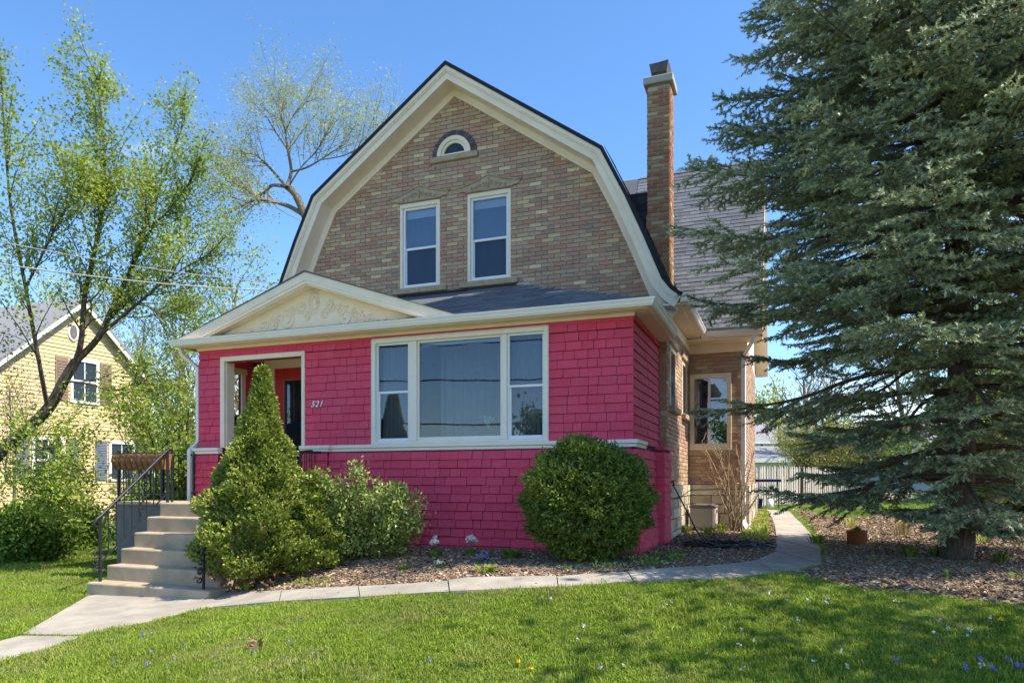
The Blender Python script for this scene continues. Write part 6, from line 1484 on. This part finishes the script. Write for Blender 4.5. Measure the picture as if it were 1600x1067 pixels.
# ------------------------------------------------------------------ grass, chips, small lawn flowers (nobody could count these)
def gn_scatter(name, label, cat, P_, scale, protos, seed=0, kind='stuff', flat=False, tilt=.3):
    """a cloud of points that carries one small mesh on each point; protos: unlinked collection"""
    me = bpy.data.meshes.new(name); me.vertices.add(len(P_)); me.vertices.foreach_set('co', P_.ravel()); me.update()
    a = me.attributes.new('sc', 'FLOAT', 'POINT'); a.data.foreach_set('value', scale.astype(float))
    o = link(name, me); tag(o, label, cat, kind=kind)
    g = bpy.data.node_groups.new(name, 'GeometryNodeTree'); g.interface.new_socket('Geometry', in_out='INPUT', socket_type='NodeSocketGeometry'); g.interface.new_socket('Geometry', in_out='OUTPUT', socket_type='NodeSocketGeometry')
    N = g.nodes; l = g.links.new; gi = N.new('NodeGroupInput'); go = N.new('NodeGroupOutput'); ip_ = N.new('GeometryNodeInstanceOnPoints'); ci = N.new('GeometryNodeCollectionInfo'); ci.inputs['Collection'].default_value = protos; ci.inputs['Separate Children'].default_value = True; ci.inputs['Reset Children'].default_value = True
    m2p = N.new('GeometryNodeMeshToPoints'); rv = N.new('FunctionNodeRandomValue'); rv.data_type = 'FLOAT_VECTOR'; rv.inputs['Min'].default_value = (-tilt, -tilt, 0); rv.inputs['Max'].default_value = (tilt, tilt, 6.283); rv.inputs['Seed'].default_value = seed
    at = N.new('GeometryNodeInputNamedAttribute'); at.data_type = 'FLOAT'; at.inputs['Name'].default_value = 'sc'
    l(gi.outputs[0], m2p.inputs['Mesh']); l(m2p.outputs[0], ip_.inputs['Points']); l(ci.outputs[0], ip_.inputs['Instance']); ip_.inputs['Pick Instance'].default_value = True
    l(rv.outputs[0], ip_.inputs['Rotation']); l(at.outputs['Attribute'], ip_.inputs['Scale']); l(ip_.outputs[0], go.inputs[0])
    md = o.modifiers.new('scatter', 'NODES'); md.node_group = g; return o
def proto(cname, meshes):
    c = bpy.data.collections.new(cname)
    for me in meshes: c.objects.link(bpy.data.objects.new(cname, me))
    return c
M['blade'] = mat('grass_blade', (.1, .2, .03), rough=.6, var=.2, scale=1.3, bump=0, tone=[(0, (.12, .20, .020)), (.35, (.205, .305, .03)), (.8, (.31, .40, .045)), (.96, (.42, .46, .09)), (1, (.52, .48, .19))], trans=.35, c2=(.36, .37, .11), patch=(1.5, .52, .78), rnd=.12)
def tuft(nb, h, w, wd, seed):
    r = np.random.default_rng(seed); V = []; F = []; T = []
    for k in range(nb):
        a = r.uniform(0, 6.283); b = r.uniform(0, 6.283); x, y = r.uniform(0, w) * math.cos(b), r.uniform(0, w) * math.sin(b); L_ = h * r.uniform(.45, 1.1); ln = r.uniform(.1, .75)
        d = np.array([math.cos(a), math.sin(a), 0]); s = np.array([-math.sin(a), math.cos(a), 0]) * wd
        p0 = np.array([x, y, 0]); p1 = p0 + d * L_ * ln * .35 + np.array([0, 0, L_ * .6]); p2 = p0 + d * L_ * ln + np.array([0, 0, L_ * (1 - .35 * ln)])
        i = len(V); V += [p0 - s, p0 + s, p1 - s * .8, p1 + s * .8, p2]; F += [(i, i + 1, i + 3), (i, i + 3, i + 2), (i + 2, i + 3, i + 4)]; T += [r.random() * .88] * 3
    me = bpy.data.meshes.new('tuft'); me.from_pydata([tuple(v) for v in V], [], F); a = me.attributes.new('tone', 'FLOAT', 'FACE'); a.data.foreach_set('value', T); me.materials.append(M['blade']); return me
tc_ = proto('grass_tuft', [tuft(20, .055, .045, .0026, s) for s in range(6)])
def lawn_points(n, x0, x1, y0, y1, dens):
    x = RNG.uniform(x0, x1, n); y = RNG.uniform(y0, y1, n); Z = depth(x, y); lat = (x * CS + y * SN)
    k = (Z > 2.6) & (np.abs(lat) / np.maximum(Z, .1) < .86) & (RNG.random(n) < np.minimum(1, dens * (6.5 / np.maximum(Z, 1)) ** 1.7)); x = x[k]; y = y[k]
    xj = x + RNG.normal(0, .03, len(x)); yj = y + RNG.normal(0, .03, len(x))
    k = ~bedmask(xj, yj) & ~in_walk(xj, yj) & ~((x > SX0 - .08) & (x < SX1 + .15) & (y > 6.57) & (y < 9)) & ~((x > -9.45) & (x < XWR + 1.1) & (y > 7.9) & (y < 22)) & ~((x < YX + .1) & (x > YX - 8.2) & (y > ya - .1) & (y < yb + .1))
    k &= ~((x > -7) & (x < -1.7) & (y > 8.3) & (y < 21))
    return x[k], y[k]
x, y = lawn_points(330000, -13, 8, 2.6, 11, 1.0); x2, y2 = lawn_points(180000, -30, 19, 9, 34, .9)
x = np.concatenate([x, x2]); y = np.concatenate([y, y2]); Zd = depth(x, y)
thin = np.sin(x * 1.3 + 2) * np.cos(y * 1.9) + RNG.normal(0, .5, len(x)); lump_ = .5 + .5 * np.sin(x * 3.1 + 1.7 * np.sin(y * 2.3)) * np.cos(y * 2.9 + 1.3 * np.sin(x * 1.9)); sc = (RNG.uniform(.5, 1.15, len(x)) * (.75 + .55 * lump_) * (1 + np.clip((Zd - 7) * .07, 0, 1.6)) * np.where(thin > 1.1, .6, 1))
print('tufts', len(x))
gn_scatter('lawn_grass', 'bright green spring lawn grass in front of and beside the house', 'grass', np.stack([x, y, gz(x, y) - .004], 1), sc, tc_, 3)
# bark chips
def chip(seed):
    r = np.random.default_rng(seed); a, b, c = r.uniform(.018, .042), r.uniform(.006, .013), r.uniform(.002, .005); mb = MB(); mb.box(-a, a, -b, b, -c, c, tone=float(r.random()))
    me = bpy.data.meshes.new('chip'); v = np.array(mb.V); v[:, 1] *= 1 + .5 * np.sign(v[:, 0]) * r.uniform(-.6, .6); v[:, 2] += .004 * np.sin(v[:, 0] * 60 + seed)
    me.from_pydata([tuple(q) for q in v], [], mb.F); at = me.attributes.new('tone', 'FLOAT', 'FACE'); at.data.foreach_set('value', mb.T); me.materials.append(M['chip']); return me
cc_ = proto('bark_chip', [chip(s) for s in range(9)])
n = 340000; x = RNG.uniform(-7, 9.5, n); y = RNG.uniform(5, 22, n); Z = depth(x, y); lat = x * CS + y * SN
k = bedmask(x + RNG.normal(0, .025, n), y + RNG.normal(0, .025, n)) & (np.abs(lat) / Z < .84) & (RNG.random(n) < np.minimum(1, (8 / Z) ** 1.6)) & ~in_walk(x, y) & ~((x > XL) & (x < XR + .1) & (y > 8.78)) & ~((x < XWR) & (y > 10))
x = x[k]; y = y[k]; print('chips', len(x))
gn_scatter('bark_chips', 'loose brown wood chips covering the beds', 'mulch', np.stack([x, y, gz(x, y) + .014 + RNG.random(len(x)) * .012], 1), RNG.uniform(.6, 1.3, len(x)) * (1 + np.clip((depth(x, y) - 9) * .05, 0, .8)), cc_, 5, tilt=.5)
# crumbs of leaf litter and chips spilled on the walk
n = 1500; x = RNG.uniform(-9, 2, n); y = RNG.uniform(5, 13, n); k = in_walk(x, y) & (RNG.random(n) < .8); x = x[k]; y = y[k]
gn_scatter('walk_litter', 'scattered bits of bark and dry leaf on the walk', 'litter', np.stack([x, y, gz(x, y) + .032], 1), RNG.uniform(.2, .55, len(x)), cc_, 6, tilt=.2)
# tiny lawn flowers
def flowers(name, label, pts, m, s, h, n=12):
    c = np.array([[*ong(u, v), 0] for u, v in pts]); c[:, 2] = gz(c[:, 0], c[:, 1]) + h
    Pn = np.repeat(c, n, 0) + RNG.normal(0, .006, (n * len(c), 3)); V, F = leaf_quads(Pn, s, .8); o = mesh_np(name, V, F, M[m], None, RNG.random(len(F))); tag(o, label, 'flowers', kind='stuff')
R_ = np.random.default_rng(4)
flowers('lawn_daisies', 'tiny white flowers dotted over the front lawn', [(R_.uniform(760, 1560), R_.uniform(925, 1060)) for _ in range(26)] + [(1262, 948), (1292, 950), (1230, 946), (1202, 935), (860, 944), (1273, 1043)], 'whitepetal', .016, .05, 8)
flowers('lawn_violets', 'small violet flowers at the lower right of the lawn', [(1530, 1040), (1547, 1052), (1555, 1058), (1574, 1044), (1590, 1050), (1597, 1052), (1510, 1055), (1400, 1042), (222, 1000), (230, 1049), (670, 1040)], 'violetpetal', .02, .05, 10)
flowers('wild_violets', 'bluish violet specks in the lawn near the walk', [(R_.uniform(150, 520), R_.uniform(990, 1062)) for _ in range(26)], 'violetpetal', .014, .045, 6)
for k, (u, v, lb) in enumerate([(829, 1056, 'yellow dandelion at the bottom centre of the lawn'), (809, 1046, 'small yellow dandelion just left of the bottom centre one'), (1461, 1047, 'yellow dandelion low on the right of the lawn'), (1565, 979, 'yellow dandelion near the right edge of the lawn')]):
    x_, y_ = ong(u, v); z_ = float(gz(x_, y_)); t_ = thing('dandelion', (x_, y_, z_), lb, 'flower', 'dandelions in the lawn')
    Pn = np.array([x_, y_, z_ + .055]) + RNG.normal(0, .006, (26, 3)); V, F = leaf_quads(Pn, .018, .5, up=(0, 0, 1), upw=.8); mesh_np('flower_head', V, F, M['yellowpetal'], t_, RNG.random(len(F)))
    V, F = tubes_np([(Vector((x_, y_, z_)), Vector((x_, y_, z_ + .055)), .002, .002)], 3); mesh_np('stalk', V, F, M['green'], t_)
x_, y_ = ong(400, 1015); z_ = float(gz(x_, y_)) + .045
Pn = np.array([x_, y_, z_]) + RNG.normal(0, .012, (5, 3)); V, F = leaf_quads(Pn, .09, .8); o = mesh_np('dead_leaf', V, F, M['brownleaf'], None, RNG.random(len(F)), own=(x_, y_, z_)); tag(o, 'curled brown dead leaf lying on the lawn', 'leaf')
flush_pieces()
